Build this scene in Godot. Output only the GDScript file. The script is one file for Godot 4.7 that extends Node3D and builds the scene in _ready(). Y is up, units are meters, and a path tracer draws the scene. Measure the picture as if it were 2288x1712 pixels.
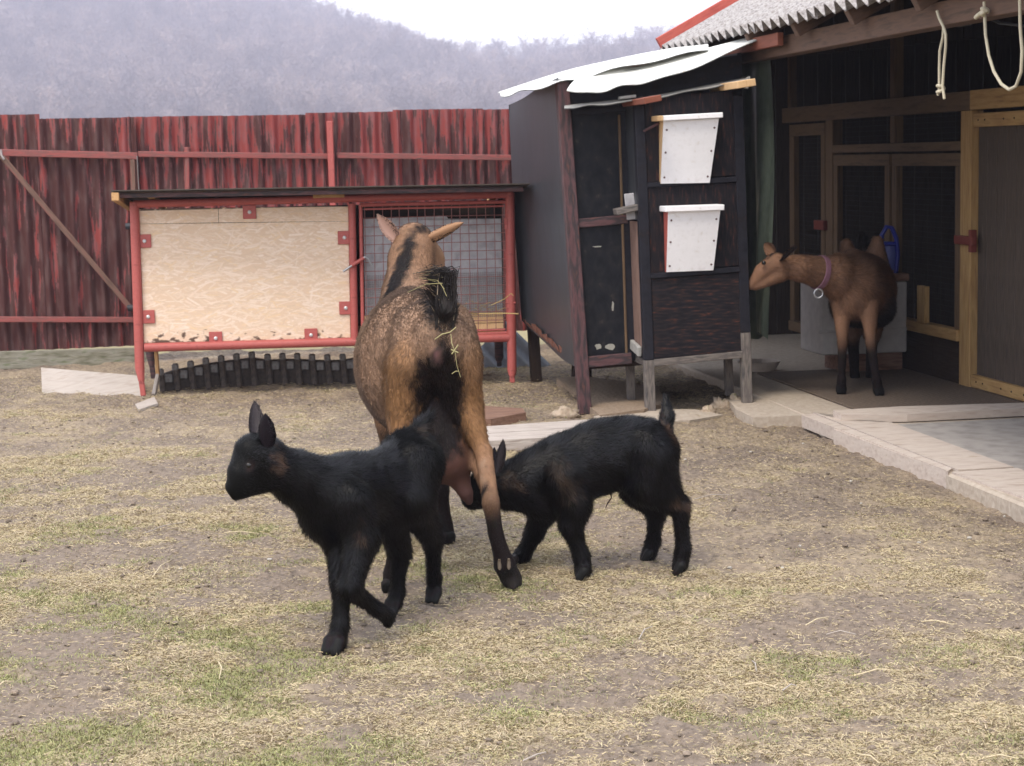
extends Node3D

const UX := Vector3(0.98586, 0, -0.16758)   # the shed's own axes: across the porch, and along it towards the yard
const UZ := Vector3(0.16758, 0, 0.98586)
const SO := Vector3(1.41, 0, -8.83)
const FU := Vector3(0.9684, 0, -0.2494)     # along the fence
const FN := Vector3(0.2494, 0, 0.9684)
const HU := Vector3(0.9942, 0, -0.1072)     # along the hutch
const HN := Vector3(0.1072, 0, 0.9942)
const HO := Vector3(-2.073, 0, -10.353)

var rng := RandomNumberGenerator.new()
var used := {}
var M := {}
var lumps := FastNoiseLite.new()
var patch_noise := FastNoiseLite.new()


class MB:
	var v := PackedVector3Array()
	var n := PackedVector3Array()
	var c := PackedColorArray()
	var t := PackedVector2Array()
	var i := PackedInt32Array()
	var col := Color.WHITE
	var colored := false
	var mapped := false

	func vert(p: Vector3, nn: Vector3, uv := Vector2.ZERO) -> int:
		v.append(p); n.append(nn); t.append(uv); c.append(col)
		return v.size() - 1

	func quad(a: Vector3, b: Vector3, cc: Vector3, d: Vector3, hint: Vector3, uvs := []) -> void:
		var nn := (b - a).cross(cc - a)
		if nn.length_squared() < 1e-16:
			nn = (cc - a).cross(d - a)
		nn = nn.normalized()
		var flip := nn.dot(hint) < 0.0
		if flip:
			nn = -nn
		var k := v.size()
		var ps := [a, b, cc, d]
		for j in 4:
			vert(ps[j], nn, uvs[j] if uvs else Vector2.ZERO)
		if flip:
			i.append_array(PackedInt32Array([k, k + 1, k + 2, k, k + 2, k + 3]))
		else:
			i.append_array(PackedInt32Array([k, k + 2, k + 1, k, k + 3, k + 2]))

	func tri(a: Vector3, b: Vector3, cc: Vector3, hint: Vector3) -> void:
		var nn := (b - a).cross(cc - a).normalized()
		var flip := nn.dot(hint) < 0.0
		if flip:
			nn = -nn
		var k := v.size()
		vert(a, nn); vert(b, nn); vert(cc, nn)
		i.append_array(PackedInt32Array([k, k + 1, k + 2] if flip else [k, k + 2, k + 1]))

	# a box with its edges cut at 45 degrees
	func cbox(xf: Transform3D, s: Vector3, bv := 0.003) -> void:
		var h := s * 0.5
		bv = minf(bv, minf(h.x, minf(h.y, h.z)) * 0.6)
		var g := h - Vector3(bv, bv, bv)
		var o := xf.origin
		var P := func(x: float, y: float, z: float) -> Vector3: return xf * Vector3(x, y, z)
		for ax in 3:
			var b1 := (ax + 1) % 3
			var b2 := (ax + 2) % 3
			for sg in [-1.0, 1.0]:
				var q := []
				for m in [[-1, -1], [1, -1], [1, 1], [-1, 1]]:
					var p := Vector3.ZERO
					p[ax] = h[ax] * sg; p[b1] = g[b1] * m[0]; p[b2] = g[b2] * m[1]
					q.append(xf * p)
				var hint := Vector3.ZERO
				hint[ax] = sg
				quad(q[0], q[1], q[2], q[3], xf.basis * hint)
			for s1 in [-1.0, 1.0]:
				for s2 in [-1.0, 1.0]:
					var e := []
					for m in [[-1, 0], [1, 0], [1, 1], [-1, 1]]:
						var p := Vector3.ZERO
						p[ax] = g[ax] * m[0]
						p[b1] = (h[b1] if m[1] == 0 else g[b1]) * s1
						p[b2] = (g[b2] if m[1] == 0 else h[b2]) * s2
						e.append(xf * p)
					var hint := Vector3.ZERO
					hint[b1] = s1; hint[b2] = s2
					quad(e[0], e[1], e[2], e[3], xf.basis * hint)
		for sx in [-1.0, 1.0]:
			for sy in [-1.0, 1.0]:
				for sz in [-1.0, 1.0]:
					tri(P.call(h.x * sx, g.y * sy, g.z * sz), P.call(g.x * sx, h.y * sy, g.z * sz), P.call(g.x * sx, g.y * sy, h.z * sz), xf.basis * Vector3(sx, sy, sz))

	func beam(a: Vector3, b: Vector3, w: float, hh: float, up := Vector3.UP, bv := 0.003) -> void:
		cbox(MB.along(a, b, up), Vector3(a.distance_to(b), hh, w), bv)

	static func along(a: Vector3, b: Vector3, up := Vector3.UP) -> Transform3D:
		var x := (b - a).normalized()
		if absf(x.dot(up)) > 0.97:
			up = Vector3.BACK
		var z := x.cross(up).normalized()
		return Transform3D(Basis(x, z.cross(x).normalized(), z), (a + b) * 0.5)

	func plate(pts: Array, thick: float, facing: Vector3, uvs := []) -> void:
		var k := pts.size()
		var nn: Vector3 = (pts[1] - pts[0]).cross(pts[2] - pts[0]).normalized()
		if nn.dot(facing) < 0.0:
			nn = -nn
		var mid := Vector3.ZERO
		for p in pts:
			mid += p / k
		for j in range(1, k - 1):
			var uu := [uvs[0], uvs[j], uvs[j + 1], uvs[j + 1]] if uvs else []
			quad(pts[0], pts[j], pts[j + 1], pts[j + 1], nn, uu)
			quad(pts[0] - nn * thick, pts[j] - nn * thick, pts[j + 1] - nn * thick, pts[j + 1] - nn * thick, -nn, uu)
		for j in k:
			var a: Vector3 = pts[j]
			var b: Vector3 = pts[(j + 1) % k]
			quad(a, b, b - nn * thick, a - nn * thick, (a + b) * 0.5 - mid, [uvs[j], uvs[(j + 1) % k], uvs[(j + 1) % k], uvs[j]] if uvs else [])

	func tube(pts: Array, radii: Array, seg := 10, cap := true) -> void:
		var m := pts.size()
		var t0: Vector3 = (pts[1] - pts[0]).normalized()
		var side := t0.cross(Vector3.UP if absf(t0.y) < 0.9 else Vector3.RIGHT).normalized()
		var base := v.size()
		for j in m:
			var tg: Vector3 = (pts[mini(j + 1, m - 1)] - pts[maxi(j - 1, 0)]).normalized()
			side = (side - tg * side.dot(tg)).normalized()
			var other := tg.cross(side)
			var r: float = radii[mini(j, radii.size() - 1)]
			for s in seg:
				var a: float = TAU * s / seg
				var d := side * cos(a) + other * sin(a)
				vert(pts[j] + d * r, d)
		for j in m - 1:
			for s in seg:
				var a := base + j * seg + s
				var b := base + j * seg + (s + 1) % seg
				i.append_array(PackedInt32Array([a, a + seg, b, b, a + seg, b + seg]))
		if cap:
			for e in [0, m - 1]:
				var dir: Vector3 = (pts[0] - pts[1]) if e == 0 else (pts[m - 1] - pts[m - 2])
				for s in range(1, seg - 1):
					tri(v[base + e * seg], v[base + e * seg + s], v[base + e * seg + s + 1], dir)

	# a wavy sheet: o is its lower left corner, wu runs across the waves, wv along them
	func sheet(o: Vector3, wu: Vector3, wv: Vector3, pitch: float, amp: float, thick: float, uv0 := Vector2.ZERO, uvs := Vector2.ONE, rows := 2, jag := 0.0, r: RandomNumberGenerator = null) -> void:
		var nn := wu.cross(wv).normalized()
		var w := wu.length()
		var hh := wv.length()
		var cols := int(ceil(w / pitch * 10.0))
		var dents := []
		for j in cols + 1:
			dents.append((r.randf() - 0.5) * jag if r else 0.0)
		for side in [0, 1]:
			var base := v.size()
			for k in rows + 1:
				for j in cols + 1:
					var s := float(j) / cols
					var f := float(k) / rows
					var ph := s * w / pitch * TAU
					var slope := cos(ph) * amp * TAU / pitch
					var nrm := (nn - wu.normalized() * slope).normalized()
					if side == 1:
						nrm = -nrm
					var ext: float = dents[j] * (1.0 if k == rows else 0.0)
					vert(o + wu * s + wv * (f + ext / hh) + nn * (sin(ph) * amp - thick * side), nrm, uv0 + Vector2(s * w, (1.0 - f) * hh) * uvs)
			for k in rows:
				for j in cols:
					var a := base + k * (cols + 1) + j
					if side == 0:
						i.append_array(PackedInt32Array([a, a + cols + 1, a + 1, a + 1, a + cols + 1, a + cols + 2]))
					else:
						i.append_array(PackedInt32Array([a, a + 1, a + cols + 1, a + 1, a + cols + 2, a + cols + 1]))
		if thick > 0.002:
			var half := v.size() / 2
			var b0 := v.size() - 2 * (rows + 1) * (cols + 1)
			var off := (rows + 1) * (cols + 1)
			for e in [0, rows]:
				for j in cols:
					var a: int = b0 + e * (cols + 1) + j
					quad(v[a], v[a + 1], v[a + 1 + off], v[a + off], wv * (1.0 if e else -1.0), [t[a], t[a + 1], t[a + 1], t[a]])

	func lathe(at: Vector3, prof: Array, seg := 20, ax := Vector3.UP) -> void:
		var sx := ax.cross(Vector3.RIGHT if absf(ax.x) < 0.9 else Vector3.BACK).normalized()
		var sz := ax.cross(sx)
		for j in prof.size() - 1:
			for s in seg:
				var q := []
				for e in [[j, s], [j, s + 1], [j + 1, s + 1], [j + 1, s]]:
					var a: float = TAU * e[1] / seg
					q.append(at + (sx * cos(a) + sz * sin(a)) * prof[e[0]].x + ax * prof[e[0]].y)
				var a2: float = TAU * (s + 0.5) / seg
				var tang: Vector2 = prof[j + 1] - prof[j]
				quad(q[0], q[1], q[2], q[3], (sx * cos(a2) + sz * sin(a2)) * tang.y - ax * tang.x)

	func mesh() -> ArrayMesh:
		var a := []
		a.resize(Mesh.ARRAY_MAX)
		a[Mesh.ARRAY_VERTEX] = v
		a[Mesh.ARRAY_NORMAL] = n
		a[Mesh.ARRAY_INDEX] = i
		if mapped:
			a[Mesh.ARRAY_TEX_UV] = t
		if colored:
			a[Mesh.ARRAY_COLOR] = c
		var m := ArrayMesh.new()
		m.add_surface_from_arrays(Mesh.PRIMITIVE_TRIANGLES, a)
		return m

	func recentre() -> Vector3:
		var lo := v[0]
		var hi := v[0]
		for p in v:
			lo = lo.min(p); hi = hi.max(p)
		var mid := (lo + hi) * 0.5
		for j in v.size():
			v[j] -= mid
		return mid


func numbered(called: String, parent: Node) -> String:
	var key := str(parent.get_instance_id()) + called
	used[key] = used.get(key, -1) + 1
	return called if used[key] == 0 else "%s_%03d" % [called, used[key]]


func tag(o: Node, label: String, category: String, group := "") -> Node:
	o.set_meta("label", label)
	o.set_meta("category", category)
	if group:
		o.set_meta("group", group)
	return o


func thing(called: String, label: String, category: String, at: Vector3, group := "") -> Node3D:
	var o := Node3D.new()
	o.name = numbered(called, self)
	add_child(o, true)
	o.position = at
	tag(o, label, category, group)
	return o


func put(parent: Node3D, called: String, m: Mesh, mat: Material, xf := Transform3D()) -> MeshInstance3D:
	var o := MeshInstance3D.new()
	o.name = numbered(called, parent)
	o.mesh = m
	o.material_override = mat
	parent.add_child(o, true)
	var up := Transform3D()
	var q: Node = parent
	while q is Node3D and q != self:
		up = q.transform * up
		q = q.get_parent()
	o.transform = up.affine_inverse() * xf
	return o


func made(parent: Node3D, called: String, b: MB, mat: Material) -> MeshInstance3D:
	var mid := b.recentre()
	return put(parent, called, b.mesh(), mat, Transform3D(Basis(), mid))


func beam(parent: Node3D, called: String, a: Vector3, b: Vector3, w: float, h: float, mat: Material, up := Vector3.UP, bv := 0.003) -> MeshInstance3D:
	var m := MB.new()
	m.cbox(Transform3D(), Vector3(a.distance_to(b), h, w), bv)
	return put(parent, called, m.mesh(), mat, MB.along(a, b, up))


func plate(parent: Node3D, called: String, pts: Array, thick: float, mat: Material, facing := Vector3.BACK, uvs := []) -> MeshInstance3D:
	var m := MB.new()
	m.plate(pts, thick, facing, uvs)
	m.mapped = not uvs.is_empty()
	return made(parent, called, m, mat)


func tube(parent: Node3D, called: String, pts: Array, radii: Array, mat: Material, seg := 10) -> MeshInstance3D:
	var m := MB.new()
	m.tube(pts, radii, seg)
	return made(parent, called, m, mat)


# a point given along the shed's own axes
func S(x: float, y: float, z: float) -> Vector3:
	return SO + UX * x + UZ * z + Vector3(0, y, 0)


func sbox(parent: Node3D, called: String, x0: float, x1: float, y0: float, y1: float, z0: float, z1: float, mat: Material, bv := 0.003) -> MeshInstance3D:
	# the grain runs along the longest side
	var c := S((x0 + x1) / 2, (y0 + y1) / 2, (z0 + z1) / 2)
	var ax := [UX * (x1 - x0), Vector3(0, y1 - y0, 0), UZ * (z1 - z0)]
	var k := 0
	for j in [1, 2]:
		if ax[j].length() > ax[k].length():
			k = j
	var b := [ax[k], ax[(k + 1) % 3], ax[(k + 2) % 3]]
	var m := MB.new()
	m.cbox(Transform3D(), Vector3(b[0].length(), b[1].length(), b[2].length()), bv)
	return put(parent, called, m.mesh(), mat, Transform3D(Basis(b[0].normalized(), b[1].normalized(), b[2].normalized()), c))


func rgb(r: int, g: int, b: int) -> Color:
	return Color(r / 255.0, g / 255.0, b / 255.0)


func noise(freq: float, sd: int, oct := 4, kind := FastNoiseLite.TYPE_SIMPLEX_SMOOTH) -> FastNoiseLite:
	var f := FastNoiseLite.new()
	f.noise_type = kind
	f.frequency = freq
	f.seed = sd
	f.fractal_octaves = oct
	return f


func grain(freq: float, sd: int, cols: Array, offs := [], oct := 4, size := 512) -> NoiseTexture2D:
	var t := NoiseTexture2D.new()
	t.width = size
	t.height = size
	t.seamless = true
	t.noise = noise(freq, sd, oct)
	if cols:
		var g := Gradient.new()
		var o := PackedFloat32Array()
		for j in cols.size():
			o.append(offs[j] if offs else float(j) / (cols.size() - 1))
		g.offsets = o
		g.colors = PackedColorArray(cols)
		t.color_ramp = g
	return t


# a material whose colour comes from a noise ramp; scale is turns of the texture per metre along the piece's own axes
func stuff_mat(key: String, cols: Array, scale: Vector3, rough := 0.8, relief := 0.0, freq := 0.012, offs := [], world := false, oct := 5) -> StandardMaterial3D:
	var m := StandardMaterial3D.new()
	m.resource_name = key
	m.albedo_texture = grain(freq, key.hash() % 1000, cols, offs, oct)
	m.uv1_triplanar = true
	m.uv1_world_triplanar = world
	m.uv1_scale = scale
	m.roughness = rough
	if relief > 0.0:
		m.heightmap_enabled = true
		m.heightmap_texture = grain(freq * 1.7, key.hash() % 1000 + 7, [], [], 4)
		m.heightmap_scale = relief
	M[key] = m
	return m


func plain_mat(key: String, col: Color, rough := 0.6, metal := 0.0) -> StandardMaterial3D:
	var m := StandardMaterial3D.new()
	m.resource_name = key
	m.albedo_color = col
	m.roughness = rough
	m.metallic = metal
	M[key] = m
	return m


func image_mat(key: String, img: Image, rough := 0.7) -> StandardMaterial3D:
	var m := StandardMaterial3D.new()
	m.resource_name = key
	m.albedo_texture = ImageTexture.create_from_image(img)
	m.roughness = rough
	M[key] = m
	return m


# red paint flaking off rusty sheet in long drips
func rust_image(paint: float, sd: int) -> Image:
	var img := Image.create(512, 512, false, Image.FORMAT_RGB8)
	var a := noise(0.02, sd, 3)
	var b := noise(0.05, sd + 1, 4)
	var c := noise(0.012, sd + 2, 3)
	var red := rgb(136, 58, 55)
	var pale := rgb(134, 84, 85)
	var dark := rgb(70, 34, 33)
	var grey := rgb(84, 57, 55)
	for y in 512:
		for x in 512:
			var s := a.get_noise_2d(x * 2.2, y * 0.2) + 0.5 * b.get_noise_2d(x * 3.6, y * 0.35)
			var w := c.get_noise_2d(x, y * 0.3)
			var top := 0.25 * exp(-y / 60.0)
			var q := s + w * 0.35 + paint + top
			var f := b.get_noise_2d(x * 1.0 + 900.0, y * 0.25)
			var under := dark.lerp(grey, clampf(0.28 + f * 1.7, 0.0, 1.0))
			var out := under
			if q > 0.0:
				out = red.lerp(pale, clampf(0.15 + f * 1.2, 0.0, 0.6))
			elif q > -0.13:
				out = under.lerp(pale, 0.55 + 0.45 * b.get_noise_2d(x * 6.0, y * 2.0))
			img.set_pixel(x, y, out)
	return img


# pressed board of long wood flakes
func flake_image() -> Image:
	var w := 768
	var h := 512
	var img := Image.create(w, h, false, Image.FORMAT_RGB8)
	img.fill(rgb(218, 190, 164))
	var tones := [rgb(228, 202, 180), rgb(220, 192, 166), rgb(232, 210, 192), rgb(224, 198, 174), rgb(222, 190, 152), rgb(212, 182, 154), rgb(230, 206, 186)]
	for k in 2600:
		var a := rng.randfn(0.0, 0.45)
		var ln := rng.randf_range(16, 70)
		var wd := rng.randf_range(2.5, 8)
		var o := Vector2(rng.randf() * w, rng.randf() * h)
		var d := Vector2(cos(a), sin(a))
		var p := Vector2(-d.y, d.x)
		var col: Color = tones[rng.randi() % tones.size()]
		col = col.lerp(tones[1], rng.randf() * 0.5)
		for u in int(ln):
			var wide := wd * minf(1.0, minf(u + 2.0, ln - u) / 6.0)
			for q in int(wide + 1):
				var pt := o + d * u + p * (q - wide * 0.5)
				var tone := col.darkened(0.06) if q == 0 else col
				img.set_pixel(posmod(int(pt.x), w), posmod(int(pt.y), h), tone.lightened(0.08))
	var st := noise(0.02, 5, 4)
	for y in range(h - 70, h):   # damp rot eats the lower edge in blots
		for x in w:
			var q := st.get_noise_2d(x, y * 1.5) * 1.3 + (y - h + 40.0) / 50.0 - 0.22 + (0.34 if x < 230 else 0.0)
			if q > 0.1:
				img.set_pixel(x, y, img.get_pixel(x, y).lerp(rgb(70, 52, 42), clampf((q - 0.1) * 2.2, 0.0, 0.85)))
	return img


# open rubber honeycomb of the porch mat
func mat_image() -> Image:
	var img := Image.create(256, 256, false, Image.FORMAT_RGB8)
	var f := noise(0.02, 3, 4)
	for y in 256:
		for x in 256:
			var u := x / 16.0
			var w := y / 16.0
			var q := absf(fposmod(u + w, 2.0) - 1.0)
			var r := absf(fposmod(u - w, 2.0) - 1.0)
			var bar := minf(q, r) < 0.3
			var k := f.get_noise_2d(x, y)
			img.set_pixel(x, y, rgb(118, 104, 92).lerp(rgb(90, 80, 74), clampf(0.5 + k, 0, 1)) if bar else rgb(84, 70, 58).lerp(rgb(104, 88, 72), clampf(0.5 + k * 1.4, 0, 1)))
	return img


func ground_height(x: float, z: float) -> float:
	var y := lumps.get_noise_2d(x * 4.0, z * 4.0) * 0.018 + lumps.get_noise_2d(x * 15.0, z * 15.0) * 0.012
	var p := Vector3(x, 0, z) - SO
	var lx := p.dot(UX)
	var lz := p.dot(UZ)
	if lx > -0.75:
		y -= 0.018 * smoothstep(-0.75, -0.1, lx) * smoothstep(-0.6, 0.3, lz)
	if lx > 0.0:
		y -= 0.08 * smoothstep(0.0, 0.06, lx)
	var e := maxf(maxf(absf(x) - 4.6, -12.9 - z), z + 3.2)
	if e > 0.0:
		y -= e * 0.3
	return y


func _ready() -> void:
	rng.seed = 20
	lumps.seed = 4
	lumps.frequency = 1.0
	lumps.fractal_octaves = 3
	patch_noise.seed = 9
	patch_noise.frequency = 1.0
	patch_noise.fractal_octaves = 3

	var cam := Camera3D.new()
	cam.name = "camera"
	cam.position = Vector3(0, 1.3, 0)
	cam.rotation = Vector3(-0.12115, 0, -0.022)
	cam.fov = 23.37
	cam.near = 0.05
	cam.far = 6000.0
	var lens := CameraAttributesPhysical.new()
	lens.frustum_focal_length = 58.02
	lens.frustum_focus_distance = 5.3
	lens.frustum_far = 6000.0
	lens.exposure_aperture = 11.0
	cam.attributes = lens
	add_child(cam)
	cam.fov = 23.37
	cam.current = true
	var sky_mat := ProceduralSkyMaterial.new()
	sky_mat.sky_top_color = Color(0.93, 0.955, 1.0)
	sky_mat.sky_horizon_color = Color(0.99, 0.99, 1.0)
	sky_mat.sky_curve = 0.2
	sky_mat.sky_energy_multiplier = 1.0
	sky_mat.ground_horizon_color = rgb(150, 140, 130)
	sky_mat.ground_bottom_color = rgb(120, 105, 90)
	sky_mat.sun_angle_max = 1.0
	var env := Environment.new()
	env.background_mode = Environment.BG_SKY
	env.sky = Sky.new()
	env.sky.sky_material = sky_mat
	env.tonemap_mode = Environment.TONE_MAPPER_LINEAR
	env.tonemap_exposure = 2.45
	env.sdfgi_enabled = true
	env.ssao_enabled = true
	env.ssil_enabled = true
	env.fog_enabled = true
	env.fog_density = 0.00105
	env.fog_light_color = Color(0.888, 0.886, 0.97)
	var we := WorldEnvironment.new()
	we.name = "air"
	we.environment = env
	add_child(we)
	var sun := DirectionalLight3D.new()
	sun.name = "veiled_sun"
	sun.light_energy = 0.4
	sun.light_color = Color(1.0, 0.96, 0.9)
	sun.light_angular_distance = 20.0
	sun.shadow_enabled = true
	sun.rotation_degrees = Vector3(-58, -25, 0)
	add_child(sun)

	materials()
	setting()
	fence_and_gate()
	shed()
	henhouse()
	hutch()
	yard_things()
	ropes()
	goats()
	grass()


func materials() -> void:
	stuff_mat("red_tube", [rgb(142, 66, 62), rgb(174, 88, 82), rgb(166, 80, 75), rgb(184, 112, 104)], Vector3(1.2, 3, 3), 0.55, 0.0, 0.02)
	stuff_mat("red_bar", [rgb(96, 72, 68), rgb(150, 76, 72), rgb(122, 76, 72), rgb(172, 86, 80)], Vector3(0.7, 4, 4), 0.7)
	stuff_mat("brown_bar", [rgb(84, 62, 54), rgb(112, 84, 72), rgb(130, 76, 70)], Vector3(0.7, 4, 4), 0.75)
	image_mat("rust_gate", rust_image(-0.42, 21), 0.75)
	image_mat("rust_fence", rust_image(-0.14, 45), 0.7)
	image_mat("flake_board", flake_image(), 0.8)
	stuff_mat("old_wood", [rgb(112, 102, 98), rgb(150, 140, 134), rgb(170, 160, 154), rgb(126, 112, 104)], Vector3(0.5, 5, 5), 0.9, 0.25)
	stuff_mat("pale_board", [rgb(138, 126, 116), rgb(162, 152, 144), rgb(172, 162, 154), rgb(128, 112, 100)], Vector3(0.6, 4, 4), 0.85, 0.2)
	stuff_mat("mossy_board", [rgb(96, 96, 78), rgb(126, 122, 106), rgb(142, 138, 126), rgb(104, 110, 82)], Vector3(0.8, 3, 3), 0.95, 0.3)
	stuff_mat("batten", [rgb(150, 112, 72), rgb(190, 150, 104), rgb(174, 134, 90)], Vector3(1, 6, 6), 0.85)
	stuff_mat("roof_felt", [rgb(52, 47, 44), rgb(74, 66, 60), rgb(64, 56, 50)], Vector3(2, 2, 2), 0.85)
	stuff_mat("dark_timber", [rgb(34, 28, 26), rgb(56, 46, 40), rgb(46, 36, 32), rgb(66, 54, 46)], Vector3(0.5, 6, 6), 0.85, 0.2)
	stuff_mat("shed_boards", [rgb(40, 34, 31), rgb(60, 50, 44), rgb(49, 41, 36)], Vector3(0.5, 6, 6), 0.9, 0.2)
	stuff_mat("ochre_wood", [rgb(140, 110, 68), rgb(170, 138, 92), rgb(156, 122, 78), rgb(124, 96, 64)], Vector3(0.5, 5, 5), 0.8)
	stuff_mat("dull_wood", [rgb(76, 60, 44), rgb(102, 80, 58), rgb(88, 70, 50)], Vector3(0.5, 5, 5), 0.85)  # porch shade on the left frames is put into this darker brown
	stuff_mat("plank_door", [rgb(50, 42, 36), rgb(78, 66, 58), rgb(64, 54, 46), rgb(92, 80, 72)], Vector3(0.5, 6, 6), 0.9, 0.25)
	stuff_mat("black_paint", [rgb(30, 30, 36), rgb(40, 40, 47), rgb(36, 34, 38), rgb(62, 48, 46)], Vector3(1.5, 1.5, 1.5), 0.45, 0.0, 0.012, [0.0, 0.5, 0.78, 1.0])
	stuff_mat("black_worn", [rgb(22, 21, 26), rgb(32, 30, 34), rgb(50, 37, 36), rgb(118, 62, 48)], Vector3(6.0, 0.9, 6.0), 0.5, 0.0, 0.02, [0.0, 0.52, 0.76, 1.0])
	stuff_mat("black_scuffed", [rgb(24, 23, 28), rgb(36, 34, 38), rgb(56, 42, 40), rgb(122, 66, 50)], Vector3(1.0, 5.0, 1.0), 0.5, 0.0, 0.02, [0.0, 0.5, 0.74, 1.0])
	stuff_mat("black_door", [rgb(20, 21, 26), rgb(30, 31, 36), rgb(38, 37, 39), rgb(66, 62, 58)], Vector3(2.0, 1.2, 2.0), 0.45, 0.0, 0.016, [0.0, 0.5, 0.8, 1.0])
	stuff_mat("hull_metal", [rgb(34, 35, 38), rgb(62, 65, 71), rgb(49, 51, 55), rgb(86, 82, 80)], Vector3(4.4, 0.3, 4.4), 0.42, 0.0, 0.014, [0.0, 0.45, 0.8, 1.0])
	stuff_mat("rust_patch", [rgb(96, 62, 50), rgb(118, 74, 58), rgb(84, 68, 64)], Vector3(4, 2, 4), 0.8)
	stuff_mat("dusty_post", [rgb(58, 56, 58), rgb(118, 110, 104), rgb(88, 82, 80), rgb(140, 130, 122)], Vector3(0.9, 5, 5), 0.75)
	stuff_mat("bar_brown", [rgb(62, 40, 42), rgb(92, 60, 62), rgb(46, 38, 42), rgb(112, 64, 54)], Vector3(0.9, 5, 5), 0.65)
	stuff_mat("hardboard", [rgb(104, 80, 72), rgb(128, 102, 92), rgb(116, 92, 84)], Vector3(3, 1, 3), 0.8)
	stuff_mat("white_panel", [rgb(226, 223, 225), rgb(243, 241, 244), rgb(238, 236, 239), rgb(214, 206, 200)], Vector3(1.6, 1.6, 1.6), 0.6, 0.0, 0.02, [0.0, 0.35, 0.75, 1.0])
	stuff_mat("white_sheet", [rgb(186, 180, 172), rgb(222, 222, 217), rgb(212, 212, 207), rgb(170, 146, 118)], Vector3(1.2, 1.2, 1.2), 0.6, 0.0, 0.012, [0.0, 0.3, 0.8, 1.0])
	stuff_mat("pine_side", [rgb(196, 156, 110), rgb(216, 180, 136), rgb(206, 168, 122)], Vector3(5, 1, 5), 0.8)
	stuff_mat("red_side", [rgb(158, 74, 66), rgb(178, 92, 82)], Vector3(3, 3, 3), 0.7)
	stuff_mat("slate_sheet", [rgb(116, 114, 112), rgb(158, 156, 152), rgb(138, 136, 134)], Vector3(3, 3, 3), 0.85)
	stuff_mat("fibre_roof", [rgb(70, 66, 66), rgb(140, 135, 135), rgb(172, 168, 167), rgb(112, 104, 102), rgb(190, 187, 185)], Vector3(2.6, 2.6, 2.6), 0.95, 0.2, 0.02)
	stuff_mat("verge_red", [rgb(150, 62, 54), rgb(176, 84, 72), rgb(160, 74, 66)], Vector3(0.8, 3, 3), 0.7)
	stuff_mat("beam_wood", [rgb(66, 50, 40), rgb(96, 72, 58), rgb(80, 60, 48)], Vector3(0.6, 5, 5), 0.85)
	stuff_mat("reddish_beam", [rgb(112, 60, 44), rgb(136, 78, 58)], Vector3(0.8, 5, 5), 0.8)
	stuff_mat("concrete", [rgb(150, 138, 124), rgb(182, 170, 156), rgb(168, 154, 140), rgb(196, 186, 172)], Vector3(1.6, 1.6, 1.6), 0.92, 0.25, 0.016, [], true)
	stuff_mat("pale_slab", [rgb(160, 144, 132), rgb(184, 170, 160), rgb(192, 180, 170), rgb(164, 146, 130)], Vector3(0.9, 3, 2), 0.9, 0.15)
	stuff_mat("grey_floor", [rgb(140, 134, 130), rgb(160, 154, 150), rgb(172, 166, 160)], Vector3(1.2, 1.2, 1.2), 0.75, 0.1, 0.012, [], true)
	stuff_mat("dirt_slab", [rgb(112, 96, 80), rgb(146, 128, 110), rgb(130, 112, 94), rgb(158, 144, 128)], Vector3(2, 2, 2), 0.95, 0.5, 0.02, [], true)
	stuff_mat("brown_plank", [rgb(104, 74, 60), rgb(134, 104, 88), rgb(120, 88, 72), rgb(86, 62, 52)], Vector3(0.7, 5, 5), 0.9, 0.3)
	stuff_mat("grey_plank", [rgb(128, 116, 108), rgb(168, 156, 148), rgb(186, 176, 168), rgb(112, 98, 90)], Vector3(0.5, 6, 6), 0.9, 0.35)
	stuff_mat("zinc", [rgb(128, 136, 150), rgb(158, 164, 176), rgb(142, 150, 162)], Vector3(1.5, 1.5, 1.5), 0.5)
	stuff_mat("back_sheet", [rgb(152, 150, 156), rgb(174, 172, 176), rgb(138, 134, 138)], Vector3(1.3, 1.3, 1.3), 0.7)
	stuff_mat("rubber", [rgb(44, 40, 40), rgb(80, 70, 64), rgb(60, 54, 50)], Vector3(4, 4, 4), 0.9, 0.3)
	stuff_mat("lug_rubber", [rgb(82, 80, 80), rgb(120, 118, 118), rgb(98, 92, 90)], Vector3(5, 5, 5), 0.8)
	stuff_mat("stone", [rgb(130, 112, 94), rgb(164, 146, 128), rgb(176, 160, 142), rgb(120, 118, 76)], Vector3(5, 5, 5), 0.95, 0.4)
	stuff_mat("dark_plastic", [rgb(76, 86, 76), rgb(112, 122, 110), rgb(92, 102, 92)], Vector3(2.5, 1.2, 2.5), 0.3)
	stuff_mat("rope", [rgb(178, 168, 146), rgb(206, 198, 176)], Vector3(30, 30, 30), 0.9, 0.1)
	stuff_mat("chest_white", [rgb(176, 172, 172), rgb(196, 192, 190)], Vector3(2, 2, 2), 0.6)
	stuff_mat("hay", [rgb(170, 146, 92), rgb(196, 172, 118), rgb(150, 124, 74)], Vector3(20, 20, 20), 0.9)
	stuff_mat("straw", [rgb(176, 160, 128), rgb(200, 186, 156), rgb(160, 140, 106)], Vector3(20, 20, 20), 0.9)
	stuff_mat("stem", [rgb(128, 122, 84), rgb(160, 150, 108), rgb(140, 134, 92)], Vector3(20, 20, 20), 0.8)
	stuff_mat("dropping", [rgb(130, 128, 120), rgb(160, 158, 150)], Vector3(20, 20, 20), 0.9)
	stuff_mat("white_chip", [rgb(160, 154, 146), rgb(188, 182, 174)], Vector3(20, 20, 20), 0.8)
	plain_mat("steel", rgb(170, 172, 176), 0.35, 0.8)
	plain_mat("bolt", rgb(200, 200, 200), 0.4, 0.3)
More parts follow.
